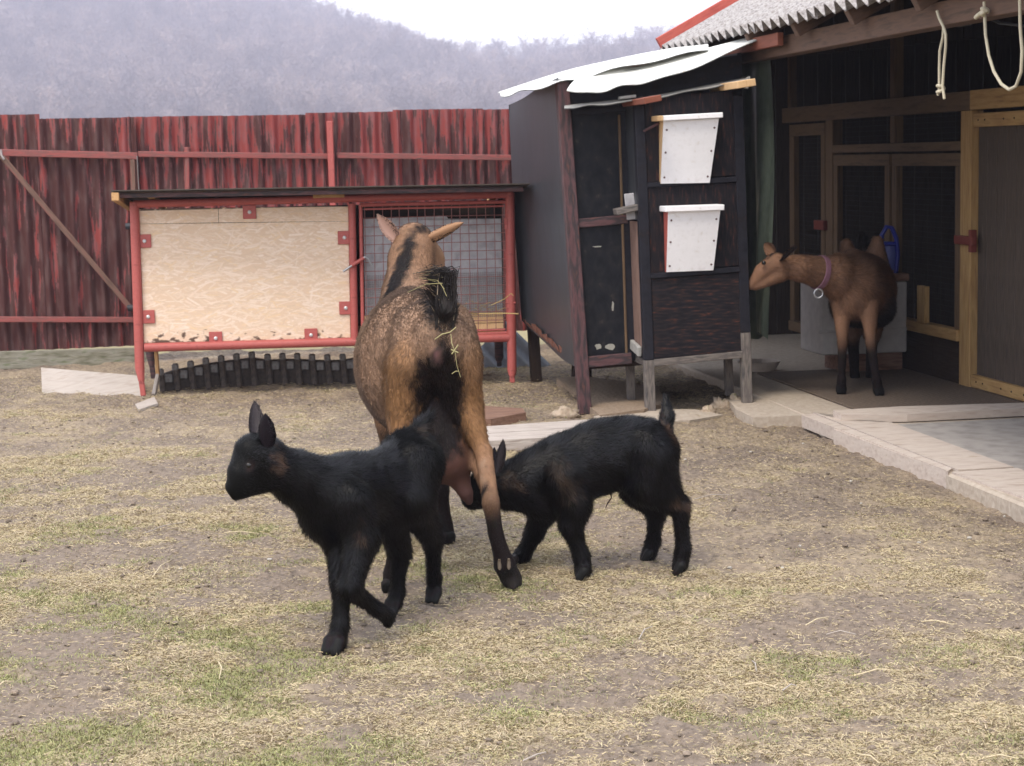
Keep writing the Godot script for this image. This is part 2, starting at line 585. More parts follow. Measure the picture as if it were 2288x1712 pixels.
	plain_mat("wire_red", rgb(142, 92, 88), 0.6)
	plain_mat("wire_grey", rgb(132, 124, 122), 0.5, 0.2)
	plain_mat("black_gap", rgb(14, 13, 15), 0.9)
	plain_mat("netting", rgb(44, 42, 42), 0.8)
	plain_mat("blue_plastic", rgb(24, 38, 140), 0.35)
	plain_mat("pale_blue", rgb(84, 92, 158), 0.4)
	plain_mat("latch_red", rgb(104, 44, 36), 0.7)
	plain_mat("dark_rubber", rgb(34, 36, 42), 0.6)
	plain_mat("collar_leather", rgb(112, 76, 92), 0.7)
	plain_mat("eye_black", rgb(14, 11, 10), 0.08)
	plain_mat("dewclaw", rgb(84, 72, 58), 0.7)
	plain_mat("umbilical", rgb(60, 42, 34), 0.8)
	for key in ["black_paint", "black_worn", "black_scuffed", "black_door", "dark_timber", "black_gap"]:
		M[key].metallic_specular = 0.25
	var mm := image_mat("porch_mat", mat_image(), 0.95)
	mm.uv1_triplanar = true
	mm.uv1_scale = Vector3(3.2, 3.2, 3.2)
	mm.heightmap_enabled = true
	mm.heightmap_texture = mm.albedo_texture
	mm.heightmap_scale = 0.4


func ridge_height(x: float) -> float:
	var xs := [-420.0, -249.0, -171.0, -93.6, -69.0, -46.0, -21.6, -1.3, 21.0, 55.0, 88.7, 122.0, 249.0, 420.0]
	var ys := [120.0, 99.0, 82.0, 65.0, 56.0, 48.0, 38.0, 34.0, 35.0, 38.0, 42.0, 49.0, 64.0, 74.0]
	for j in xs.size() - 1:
		if x < xs[j + 1]:
			return lerpf(ys[j], ys[j + 1], clampf((x - xs[j]) / (xs[j + 1] - xs[j]), 0.0, 1.0))
	return 76.0


func hill_height(x: float, z: float) -> float:
	var d := -z
	var t := clampf((d - 400.0) / 500.0, 0.0, 1.0)
	var top := ridge_height(x + 40.0 * (1.0 - t) * sin(x * 0.01))
	var y := lerpf(0.0, top, t * 0.75 + 0.25 * t * t * (3.0 - 2.0 * t))
	y += lumps.get_noise_2d(x * 0.012, z * 0.012) * 9.0 * sin(PI * t)
	if d > 900.0:
		y -= (d - 900.0) * 0.12
	return y


func bare_tree(sd: int, fine: int) -> ArrayMesh:
	var r := RandomNumberGenerator.new()
	r.seed = sd
	var m := MB.new()
	m.colored = true
	m.col = Color(0.30, 0.28, 0.30)
	var h := 13.0
	m.tube([Vector3.ZERO, Vector3(r.randf_range(-.3, .3), h * 0.5, r.randf_range(-.3, .3)), Vector3(r.randf_range(-.5, .5), h * 0.92, 0)], [0.2, 0.13, 0.03], 5, false)
	var strip := func(a: Vector3, b: Vector3, w: float) -> void:
		var side := (b - a).cross(Vector3(r.randfn(), r.randfn(), r.randfn())).normalized() * w
		var k := m.v.size()
		var nn := (b - a + side).cross(side * 2.0).normalized()
		m.vert(a - side, nn); m.vert(a + side, nn); m.vert(b, nn)
		m.i.append_array(PackedInt32Array([k, k + 1, k + 2]))
	for b in fine:
		var f := r.randf_range(0.3, 0.95)
		var a := Vector3(0, h * f, 0)
		var an := r.randf() * TAU
		var reach := (1.0 - absf(f - 0.5) * 1.1) * r.randf_range(1.6, 3.4)
		var e := a + Vector3(cos(an) * reach, reach * r.randf_range(0.9, 1.7), sin(an) * reach)
		m.col = Color(0.25, 0.23, 0.255).lerp(Color(0.34, 0.29, 0.28), r.randf())
		strip.call(a, e, 0.07)
		for q in 7:
			var p := a.lerp(e, r.randf_range(0.3, 1.0))
			var e2 := p + Vector3(r.randfn(), r.randf_range(0.1, 1.4), r.randfn()) * reach * 0.35
			strip.call(p, e2, 0.05)
			for w in 3:
				var p2 := p.lerp(e2, r.randf_range(0.3, 1.0))
				strip.call(p2, p2 + Vector3(r.randfn(), r.randf_range(0.0, 1.2), r.randfn()) * reach * 0.2, 0.035)
	return m.mesh()


func scatter(called: String, mesh: Mesh, xfs: Array, cols: Array, mat: Material) -> MultiMeshInstance3D:
	var mm := MultiMesh.new()
	mm.transform_format = MultiMesh.TRANSFORM_3D
	mm.use_colors = true
	mm.mesh = mesh
	mm.instance_count = xfs.size()
	for j in xfs.size():
		mm.set_instance_transform(j, xfs[j])
		mm.set_instance_color(j, cols[j])
	var o := MultiMeshInstance3D.new()
	o.name = numbered(called, self)
	o.multimesh = mm
	o.material_override = mat
	add_child(o, true)
	o.set_meta("kind", "stuff")
	return o


func setting() -> void:
	# yard ground, a fine sheet of trodden earth, and the plain field beyond it
	var soil := StandardMaterial3D.new()
	soil.resource_name = "soil"
	soil.vertex_color_use_as_albedo = true
	soil.albedo_texture = grain(0.03, 77, [rgb(150, 146, 142), rgb(208, 204, 200), rgb(225, 222, 218), rgb(255, 250, 244)], [0.0, 0.4, 0.65, 1.0], 6, 1024)
	soil.uv1_triplanar = true
	soil.uv1_world_triplanar = true
	soil.uv1_scale = Vector3(0.9, 0.9, 0.9)
	soil.roughness = 0.95
	soil.heightmap_enabled = true
	soil.heightmap_texture = grain(0.05, 78, [], [], 6, 1024)
	soil.heightmap_scale = 0.9
	var m := MB.new()
	m.colored = true
	var nx := 420
	var nz := 440
	for j in nz + 1:
		for k in nx + 1:
			var x := -4.9 + 9.8 * k / nx
			var z := -13.2 + 10.3 * j / nz
			var y := ground_height(x, z)
			var gx := ground_height(x + 0.03, z) - y
			var gz := ground_height(x, z + 0.03) - y
			var a := patch_noise.get_noise_2d(x * 1.3, z * 1.3) + 0.5 * patch_noise.get_noise_2d(x * 6.0 + 40.0, z * 6.0)
			var mud := Color(0.27, 0.215, 0.17)
			var litter := Color(0.39, 0.315, 0.23)
			m.col = mud.lerp(litter, clampf(0.5 + a * 1.9, 0.0, 1.0))
			m.vert(Vector3(x, y, z), Vector3(-gx, 0.03, -gz).normalized())
	for j in nz:
		for k in nx:
			var a := j * (nx + 1) + k
			m.i.append_array(PackedInt32Array([a, a + nx + 2, a + nx + 1, a, a + 1, a + nx + 2]))
	put(self, "ground", m.mesh(), soil).set_meta("kind", "structure")
	var field := MB.new()
	field.plate([Vector3(-405, -0.09, 40), Vector3(245, -0.09, 40), Vector3(245, -0.09, -1150), Vector3(-405, -0.09, -1150)], 0.5, Vector3.UP)
	put(self, "field", field.mesh(), stuff_mat("field", [rgb(104, 98, 70), rgb(140, 128, 92), rgb(122, 112, 80)], Vector3(0.05, 0.05, 0.05), 0.95, 0.0, 0.02, [], true)).set_meta("kind", "structure")
	# the wooded hill
	var hill := MB.new()
	var hx := 90
	var hz := 70
	for j in hz + 1:
		for k in hx + 1:
			var x := -400.0 + 640.0 * k / hx
			var z := -1150.0 + 870.0 * j / hz
			var y := hill_height(x, z)
			hill.vert(Vector3(x, y - 0.3, z), Vector3(y - hill_height(x + 4, z), 4.0, y - hill_height(x, z + 4)).normalized())
	for j in hz:
		for k in hx:
			var a := j * (hx + 1) + k
			hill.i.append_array(PackedInt32Array([a, a + hx + 2, a + hx + 1, a, a + 1, a + hx + 2]))
	put(self, "hillside", hill.mesh(), stuff_mat("leaf_floor", [rgb(122, 108, 104), rgb(156, 140, 132), rgb(138, 124, 118)], Vector3(0.02, 0.02, 0.02), 0.95, 0.0, 0.03, [], true)).set_meta("kind", "structure")
	var bark := StandardMaterial3D.new()
	bark.resource_name = "bare_bark"
	bark.vertex_color_use_as_albedo = true
	bark.roughness = 0.95
	for kind in 3:
		var xfs := []
		var cols := []
		for k in 2900:
			var z := -rng.randf_range(420.0, 935.0)
			var x := clampf(z * rng.randf_range(-0.17, 0.42), -395.0, 235.0)
			var crest := smoothstep(-35.0, 0.0, x) * smoothstep(-780.0, -840.0, z)
			if rng.randf() < crest * 0.55:
				continue
			var b := Basis(Vector3.UP, rng.randf() * TAU).scaled(Vector3.ONE * rng.randf_range(0.8, 1.3) * (1.0 + 0.35 * crest))
			xfs.append(Transform3D(b, Vector3(x, hill_height(x, z) - 0.5, z)))
			var w := rng.randf()
			cols.append(Color(0.68, 0.67, 0.72).lerp(Color(1.45, 1.35, 1.25), w * w))
		var o := scatter("bare_wood", bare_tree(50 + kind, 22 + kind * 4), xfs, cols, bark)
		tag(o, "hazy leafless wood covering the hill beyond the yard", "wood", "leafless trees on the hill")


func fence_and_gate() -> void:
	var g := thing("gate", "rusty dark red corrugated gate with a diagonal brown brace, left of the hutch", "gate", Vector3(-2.9345, -0.0221, -12.2200))
	# sheets hang on a frame of flat bars
	var f0 := Vector3(-3.3556, 0.1079, -12.1000)
	for k in 3:
		var w := 0.63 if k == 2 else 0.49
		var o: Vector3 = f0 + FU * [-0.62, -0.16, 0.31][k] + Vector3(0, [0.02, 0.0, 0.0][k], 0) - FN * 0.02 * (k % 2)
		var m := MB.new()
		m.mapped = true
		m.sheet(o, FU * w, Vector3(0, [1.54, 1.54, 1.51][k], 0), 0.088, 0.016, 0.003, Vector2(k * 0.37, 0), Vector2(0.62, 0.58), 2, 0.003, rng)
		made(g, "corrugated_sheet", m, M.rust_gate)
	var fr := FN * 0.03
	beam(g, "top_rail", Vector3(-3.3953, 1.4087, -12.0700) + fr, Vector3(-2.4414, 1.3643, -12.3200) + fr, 0.03, 0.044, M.red_bar)
	beam(g, "bottom_rail", Vector3(-3.4563, 0.3292, -12.0700) + fr, Vector3(-2.4915, 0.2831, -12.3200) + fr, 0.03, 0.036, M.red_bar)
	beam(g, "gate_stile", Vector3(-2.4700, 1.3407, -12.3200) + fr, Vector3(-2.4906, 0.0346, -12.3200) + fr, 0.03, 0.058, M.brown_bar)
	beam(g, "diagonal_brace", Vector3(-3.2734, 1.3793, -12.1000) + fr * 2.1, Vector3(-2.5253, 0.3520, -12.3200) + fr * 2.1, 0.025, 0.034, M.brown_bar)
	tube(g, "hinge", [Vector3(-2.5248, 0.3679, -12.2000), Vector3(-2.4696, 0.3728, -12.2000)], [0.022], M.dark_rubber)
	tube(g, "hinge", [Vector3(-2.5117, 0.9070, -12.2000), Vector3(-2.4508, 0.9087, -12.2000)], [0.022], M.dark_rubber)
	tube(g, "hook", [Vector3(-3.2637, 1.4176, -12.0500), Vector3(-3.2490, 1.3846, -12.0000), Vector3(-3.2326, 1.3577, -12.0000)], [0.008], M.wire_grey)

	var far_fence := thing("fence", "rusty corrugated fence panel continuing left of the gate", "fence", f0 - FU * 1.2)
	for k in 3:
		var m := MB.new()
		m.mapped = true
		m.sheet(f0 + FU * (-2.4 + k * 0.6), FU * 0.6, Vector3(0, 1.53, 0), 0.088, 0.016, 0.003, Vector2(k * 0.41, 0), Vector2(0.62, 0.58), 2, 0.003, rng)
		made(far_fence, "corrugated_sheet", m, M.rust_gate)
	var f := thing("fence", "tall corrugated fence of flaking red paint behind the rabbit hutch", "fence", Vector3(-1.2938, -0.0969, -12.7000))
	var s := 0.0
	var start := Vector3(-2.5159, 0.0865, -12.3350)
	var n := 0
	while s < 3.0:
		var w := 0.6
		var o: Vector3 = start + FU * s - FN * (0.008 * (n % 2))
		var m := MB.new()
		m.mapped = true
		m.sheet(o, FU * (w + 0.03), Vector3(0, 1.53 + rng.randf_range(-0.008, 0.012) + s * 0.008, 0), 0.088, 0.016, 0.003, Vector2(n * 0.29, 0), Vector2(0.62, 0.58), 2, 0.003, rng)
		made(f, "corrugated_sheet", m, M.rust_fence)
		s += w
		n += 1
	beam(f, "rail", Vector3(-2.4327, 1.3762, -12.3100), Vector3(-1.1701, 1.3337, -12.6400), 0.03, 0.038, M.red_bar)
	beam(f, "rail", Vector3(-1.1511, 1.3395, -12.6400), Vector3(0.0793, 1.2971, -12.9300), 0.03, 0.038, M.red_bar)
	beam(f, "post", Vector3(-1.1897, 1.5694, -12.6000), Vector3(-1.1801, 0.0711, -12.6000), 0.04, 0.055, M.red_tube)
	beam(f, "post", Vector3(-2.1245, 1.4155, -12.4100), Vector3(-2.1620, 0.1117, -12.4100), 0.03, 0.05, M.red_bar)
	beam(f, "latch_bar", Vector3(-2.4334, 1.3641, -12.2800), Vector3(-2.4318, 1.1368, -12.2800), 0.006, 0.012, M.wire_grey)
	var bd := thing("kick_board", "greenish grey plank along the foot of the gate", "board", Vector3(-2.9297, -0.0200, -12.2000))
	beam(bd, "plank", Vector3(-3.5179, 0.0591, -12.0200), Vector3(-2.3996, 0.0346, -12.3300), 0.03, 0.118, M.mossy_board)


func shed() -> void:
	var floor_root := Node3D.new()
	floor_root.name = "porch_floor"
	add_child(floor_root)
	floor_root.position = S(0.5, 0, 0)
	floor_root.set_meta("kind", "structure")
	sbox(floor_root, "slab", -0.02, 2.95, -0.15, 0.045, -3.8, 3.2, M.concrete, 0.01)
	sbox(floor_root, "smooth_floor_panel", 0.252, 1.09, 0.03, 0.051, 0.50, 3.0, M.grey_floor)
	# pale walkway boards along the edge, with a groove between
	plate(floor_root, "edge_board", [S(-0.055, 0.055, 0.1), S(0.008, 0.058, 0.1), S(0.014, 0.058, 1.72), S(-0.02, 0.055, 1.76)], 0.06, M.pale_slab, Vector3.UP)
	plate(floor_root, "edge_board", [S(-0.01, 0.054, 1.775), S(0.26, 0.056, 1.775), S(0.26, 0.056, 3.1), S(0.06, 0.054, 3.1)], 0.07, M.pale_slab, Vector3.UP)
	plate(floor_root, "walk_board", [S(0.016, 0.059, 0.06), S(0.07, 0.059, 0.38), S(0.246, 0.059, 0.49), S(0.248, 0.059, 1.765), S(0.02, 0.059, 1.765)], 0.03, M.pale_slab, Vector3.UP)
	plate(floor_root, "front_lip", [S(-0.055, 0.05, 0.55), S(-0.055, -0.06, 0.55), S(-0.02, -0.06, 1.74), S(-0.02, 0.05, 1.74)], 0.02, M.pale_slab, -UX)
	plate(floor_root, "threshold_board", [S(0.06, 0.088, 0.22), S(0.05, 0.086, 0.36), S(0.34, 0.086, 0.44), S(1.11, 0.088, 0.44), S(1.11, 0.09, 0.29), S(0.4, 0.09, 0.21)], 0.036, M.pale_slab, Vector3.UP)
	var blk := thing("concrete_block", "rough concrete corner block under the cabinet's right leg", "block", S(-0.12, 0, -0.1))
	plate(blk, "block", [S(-0.262, 0.038, -0.005), S(0.01, 0.04, 0.02), S(0.03, 0.044, -0.62), S(-0.2, 0.042, -0.62), S(-0.25, 0.036, -0.33)], 0.2, M.concrete, Vector3.UP)
	var mt := thing("porch_mat", "dark honeycomb mat under the goat in the porch", "mat", S(0.66, 0.05, -0.5))
	sbox(mt, "mat", 0.255, 1.10, 0.047, 0.058, -1.6, 0.12, M.porch_mat)
	var bowl := thing("shallow_basin", "pale shallow basin on the porch floor behind the cabinet", "basin", Vector3(1.4282, 0.0500, -10.6151))
	var bm := MB.new()
	bm.lathe(Vector3(1.4282, 0.0500, -10.6151), [Vector2(0, 0.004), Vector2(0.08, 0.004), Vector2(0.115, 0.055), Vector2(0.125, 0.055), Vector2(0.09, 0.0), Vector2(0, 0)], 24)
	made(bowl, "bowl", bm, M.pale_slab)

	var h := thing("shed", "long low shed with dark porch, ochre framed screens and corrugated roof", "shed", S(1.0, 0, -0.5))
	# back of the porch: posts, rails and screens
	sbox(h, "main_post", 1.09, 1.16, 0.045, 1.488, -0.72, -0.588, M.ochre_wood)
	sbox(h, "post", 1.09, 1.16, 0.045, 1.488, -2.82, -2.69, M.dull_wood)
	sbox(h, "lintel", 1.085, 1.15, 1.49, 1.588, -3.68, -0.60, M.dull_wood)  # left half in the darker brown that carries the porch shade
	sbox(h, "lintel", 1.085, 1.15, 1.491, 1.590, -0.597, 2.6, M.ochre_wood)
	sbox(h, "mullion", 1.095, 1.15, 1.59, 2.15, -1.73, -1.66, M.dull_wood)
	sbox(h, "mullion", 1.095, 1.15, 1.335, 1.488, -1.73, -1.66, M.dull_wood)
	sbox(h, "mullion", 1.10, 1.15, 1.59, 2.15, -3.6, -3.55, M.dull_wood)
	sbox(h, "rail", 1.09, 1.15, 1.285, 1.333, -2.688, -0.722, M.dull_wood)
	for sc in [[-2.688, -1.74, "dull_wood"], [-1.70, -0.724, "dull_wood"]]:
		var scr := Node3D.new()
		scr.name = numbered("screen", h)
		h.add_child(scr)
		scr.position = S(1.1, 0.3, sc[0]) - h.position
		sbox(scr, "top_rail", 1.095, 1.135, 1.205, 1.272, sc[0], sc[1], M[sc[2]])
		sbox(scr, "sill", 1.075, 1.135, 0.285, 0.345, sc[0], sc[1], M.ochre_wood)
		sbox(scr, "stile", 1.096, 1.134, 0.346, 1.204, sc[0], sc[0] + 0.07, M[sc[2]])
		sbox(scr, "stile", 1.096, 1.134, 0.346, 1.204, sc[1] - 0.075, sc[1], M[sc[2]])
	sbox(h, "slat", 1.06, 1.09, 0.347, 0.55, -1.23, -1.12, M.ochre_wood)
	for k in 5:
		var z0 := -2.685 + k * 0.392
		sbox(h, "kick_board", 1.11, 1.135, 0.045, 0.283, z0, z0 + 0.386, M.dark_timber)
	var pd := Node3D.new()
	pd.name = "panel_door"
	h.add_child(pd)
	pd.position = S(1.1, 0.1, -3.2) - h.position
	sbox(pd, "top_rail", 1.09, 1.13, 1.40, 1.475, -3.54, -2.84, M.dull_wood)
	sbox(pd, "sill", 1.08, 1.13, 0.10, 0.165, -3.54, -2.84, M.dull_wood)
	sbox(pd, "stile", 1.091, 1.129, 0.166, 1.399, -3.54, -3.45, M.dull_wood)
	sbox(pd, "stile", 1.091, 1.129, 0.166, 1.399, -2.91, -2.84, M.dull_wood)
	sbox(pd, "latch", 1.06, 1.092, 0.80, 0.86, -2.96, -2.78, M.latch_red)
	# plank door at the right
	var dr := Node3D.new()
	dr.name = "plank_door"
	h.add_child(dr)
	dr.position = S(1.1, 0.06, 0.0) - h.position
	for k in 9:
		var z0 := -0.562 + k * 0.113
		sbox(dr, "plank", 1.118 + rng.randf() * 0.004, 1.142, 0.07, 1.465, z0, z0 + 0.108 + rng.randf_range(-0.004, 0.001), M.plank_door)
	sbox(dr, "bottom_rail", 1.09, 1.117, 0.062, 0.128, -0.566, 0.46, M.ochre_wood)
	sbox(dr, "top_rail", 1.09, 1.117, 1.402, 1.472, -0.566, 0.46, M.ochre_wood)
	for z in [-0.5, -0.42, -0.2, -0.08, 0.06]:
		for y in [0.095, 1.437]:
			var st := MB.new()
			st.lathe(S(1.091, y, z), [Vector2(0.006, 0), Vector2(0.004, 0.004), Vector2(0, 0.005)], 8, -UX)
			made(dr, "nail", st, M.black_gap)
	sbox(dr, "latch", 1.06, 1.088, 0.80, 0.845, -0.73, -0.50, M.latch_red)
	sbox(dr, "latch", 1.055, 1.09, 0.765, 0.88, -0.535, -0.505, M.latch_red)
	# inside: a closed dark stable behind the open screens
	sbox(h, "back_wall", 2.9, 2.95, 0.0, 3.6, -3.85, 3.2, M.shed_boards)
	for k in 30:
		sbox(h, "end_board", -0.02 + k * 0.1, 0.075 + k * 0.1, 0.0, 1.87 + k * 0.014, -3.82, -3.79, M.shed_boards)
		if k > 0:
			sbox(h, "near_wall_board", -0.03 + k * 0.1, 0.066 + k * 0.1, 0.0, 1.82 + k * 0.053, 3.10, 3.13, M.shed_boards)  # unseen end wall, added to keep daylight out of the porch
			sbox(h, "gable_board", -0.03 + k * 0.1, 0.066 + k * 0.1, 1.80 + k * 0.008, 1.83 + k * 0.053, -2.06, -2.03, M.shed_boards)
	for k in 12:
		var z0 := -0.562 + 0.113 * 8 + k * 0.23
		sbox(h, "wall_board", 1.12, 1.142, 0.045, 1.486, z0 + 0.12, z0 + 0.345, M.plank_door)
	var net := MB.new()
	for k in 150:
		var z := -3.5 + k * 0.03
		net.tube([S(1.144, 0.3 if z > -2.7 else 0.12, z), S(1.144, 1.488, z)], [0.0011], 4, false)
	for k in 40:
		var y := 0.3 + k * 0.03
		net.tube([S(1.1455, y, -3.5), S(1.1455, y, -0.70)], [0.0011], 4, false)
	made(h, "wire_netting", net, M.netting).set_meta("kind", "stuff")
	plate(h, "low_roof", [S(-0.2, 1.875, -2.05), S(3.0, 2.3, -2.05), S(3.0, 2.3, -3.95), S(-0.2, 1.875, -3.95)], 0.02, M.fibre_roof, Vector3.UP)  # hidden panel added to stop sky light entering the far porch
	# roof
	sbox(h, "eaves_beam", -0.04, 0.05, 1.76, 1.852, -3.9, 3.2, M.beam_wood)
	sbox(h, "porch_post", -0.05, 0.05, 0.0, 1.758, 3.0, 3.1, M.beam_wood)
	sbox(h, "porch_post", -0.05, 0.05, 0.0, 1.758, -3.75, -3.66, M.beam_wood)
	var up := UX * 0.8788 + Vector3(0, 0.4772, 0)
	var e0 := S(-0.16, 1.892, 0)
	for k in 8:
		var z0 := -1.96 + k * 0.72
		beam(h, "rafter", e0 + UZ * z0 + up * 0.05 - Vector3(0, 0.065, 0), e0 + UZ * z0 + up * 3.3 - Vector3(0, 0.065, 0), 0.05, 0.07, M.beam_wood)
	for k in 6:
		var z1 := -1.12 + k * 0.88
		var m := MB.new()
		m.sheet(e0 + UZ * z1 + Vector3(0, 0.004 * (k % 2), 0), -UZ * 0.98, up * 3.55, 0.13, 0.026, 0.007, Vector2.ZERO, Vector2.ONE, 4, 0.012, rng)
		made(h, "roof_sheet", m, M.fibre_roof)
	beam(h, "verge_board", e0 + UZ * -2.12 + up * 0.0 + Vector3(0, 0.035, 0), e0 + UZ * -2.12 + up * 3.5 + Vector3(0, 0.035, 0), 0.03, 0.09, M.verge_red)
	sbox(h, "eaves_board", -0.1, -0.07, 1.80, 1.862, -3.9, -0.1, M.reddish_beam)
	# dark plastic curtain at the left of the porch
	var c := thing("plastic_curtain", "dark green plastic sheet hanging behind the cabinet in the porch", "curtain", S(0.02, 0.4, -0.8))
	var cm := MB.new()
	var cu := 90
	var cv := 40
	for side in 2:
		var b := cm.v.size()
		for j in cv + 1:
			for k in cu + 1:
				var s := float(k) / cu
				var t := float(j) / cv
				var gather := 0.3 + 0.7 * t
				var pull := sin(s * 29.0 + t * 1.6) * 0.016 * gather + sin(s * 71.0 - t * 5.0) * 0.006 * t + sin(s * 11.0 + 2.0 + t * 3.0) * 0.03 * t
				var z := lerpf(-0.62, -1.9, s) + 0.05 * sin(t * 4.0) * (1.0 - s)
				cm.vert(S(0.03 + pull - side * 0.002, lerpf(1.77, 0.34 + 0.03 * sin(s * 17.0), t), z), Vector3.UP)
		for j in cv:
			for k in cu:
				var a := b + j * (cu + 1) + k
				cm.i.append_array(PackedInt32Array([a, a + 1, a + cu + 1, a + 1, a + cu + 2, a + cu + 1]))
	smooth(cm)
	made(c, "sheet", cm, M.dark_plastic)

	var ch := thing("white_chest", "white wooden chest with brown lid behind the porch goat", "chest", S(0.85, 0.05, -1.55))
	sbox(ch, "body", 0.58, 1.08, 0.16, 0.56, -1.80, -1.42, M.chest_white, 0.006)
	sbox(ch, "front_batten", 0.56, 1.085, 0.285, 0.30, -1.425, -1.412, M.chest_white)
	sbox(ch, "lid", 0.56, 1.085, 0.563, 0.605, -1.82, -1.40, M.brown_plank, 0.005)
	sbox(ch, "plinth", 0.72, 1.07, 0.05, 0.157, -1.78, -1.46, M.brown_plank)
	var bc := thing("blue_canister", "blue plastic canister with a loop handle standing on the white chest", "canister", S(0.9, 0.605, -1.55))
	var bb := MB.new()
	bb.tube([Vector3(2.1435, 0.6211, -10.5000), Vector3(2.1460, 0.6815, -10.5000), Vector3(2.1484, 0.7469, -10.5000), Vector3(2.1510, 0.7809, -10.5000)], [0.042, 0.052, 0.05, 0.03], 16)
	made(bc, "body", bb, M.pale_blue)
	tube(bc, "handle", [Vector3(2.0967, 0.6199, -10.4500), Vector3(2.0938, 0.7375, -10.4500), Vector3(2.1015, 0.8207, -10.4500), Vector3(2.1274, 0.8669, -10.4500), Vector3(2.1561, 0.8611, -10.4500), Vector3(2.1824, 0.8007, -10.4500), Vector3(2.1905, 0.7093, -10.4500), Vector3(2.1804, 0.6050, -10.4500)], [0.013], M.blue_plastic)
	tube(bc, "grip", [Vector3(2.0964, 0.7713, -10.4500), Vector3(2.1851, 0.7694, -10.4500)], [0.012], M.blue_plastic)


func smooth(m: MB) -> void:
	for j in m.n.size():
		m.n[j] = Vector3.ZERO
	for j in range(0, m.i.size(), 3):
		var a := m.i[j]
		var b := m.i[j + 1]
		var c := m.i[j + 2]
		var f := (m.v[c] - m.v[a]).cross(m.v[b] - m.v[a])
		m.n[a] += f; m.n[b] += f; m.n[c] += f
	for j in m.n.size():
		m.n[j] = m.n[j].normalized()


# a point on the front plane of the rabbit hutch is HO + HU * x + y; back moves it away from the yard
func H(x: float, y: float, back := 0.0) -> Vector3:
	return HO + HU * x + Vector3(0, y, 0) - HN * back


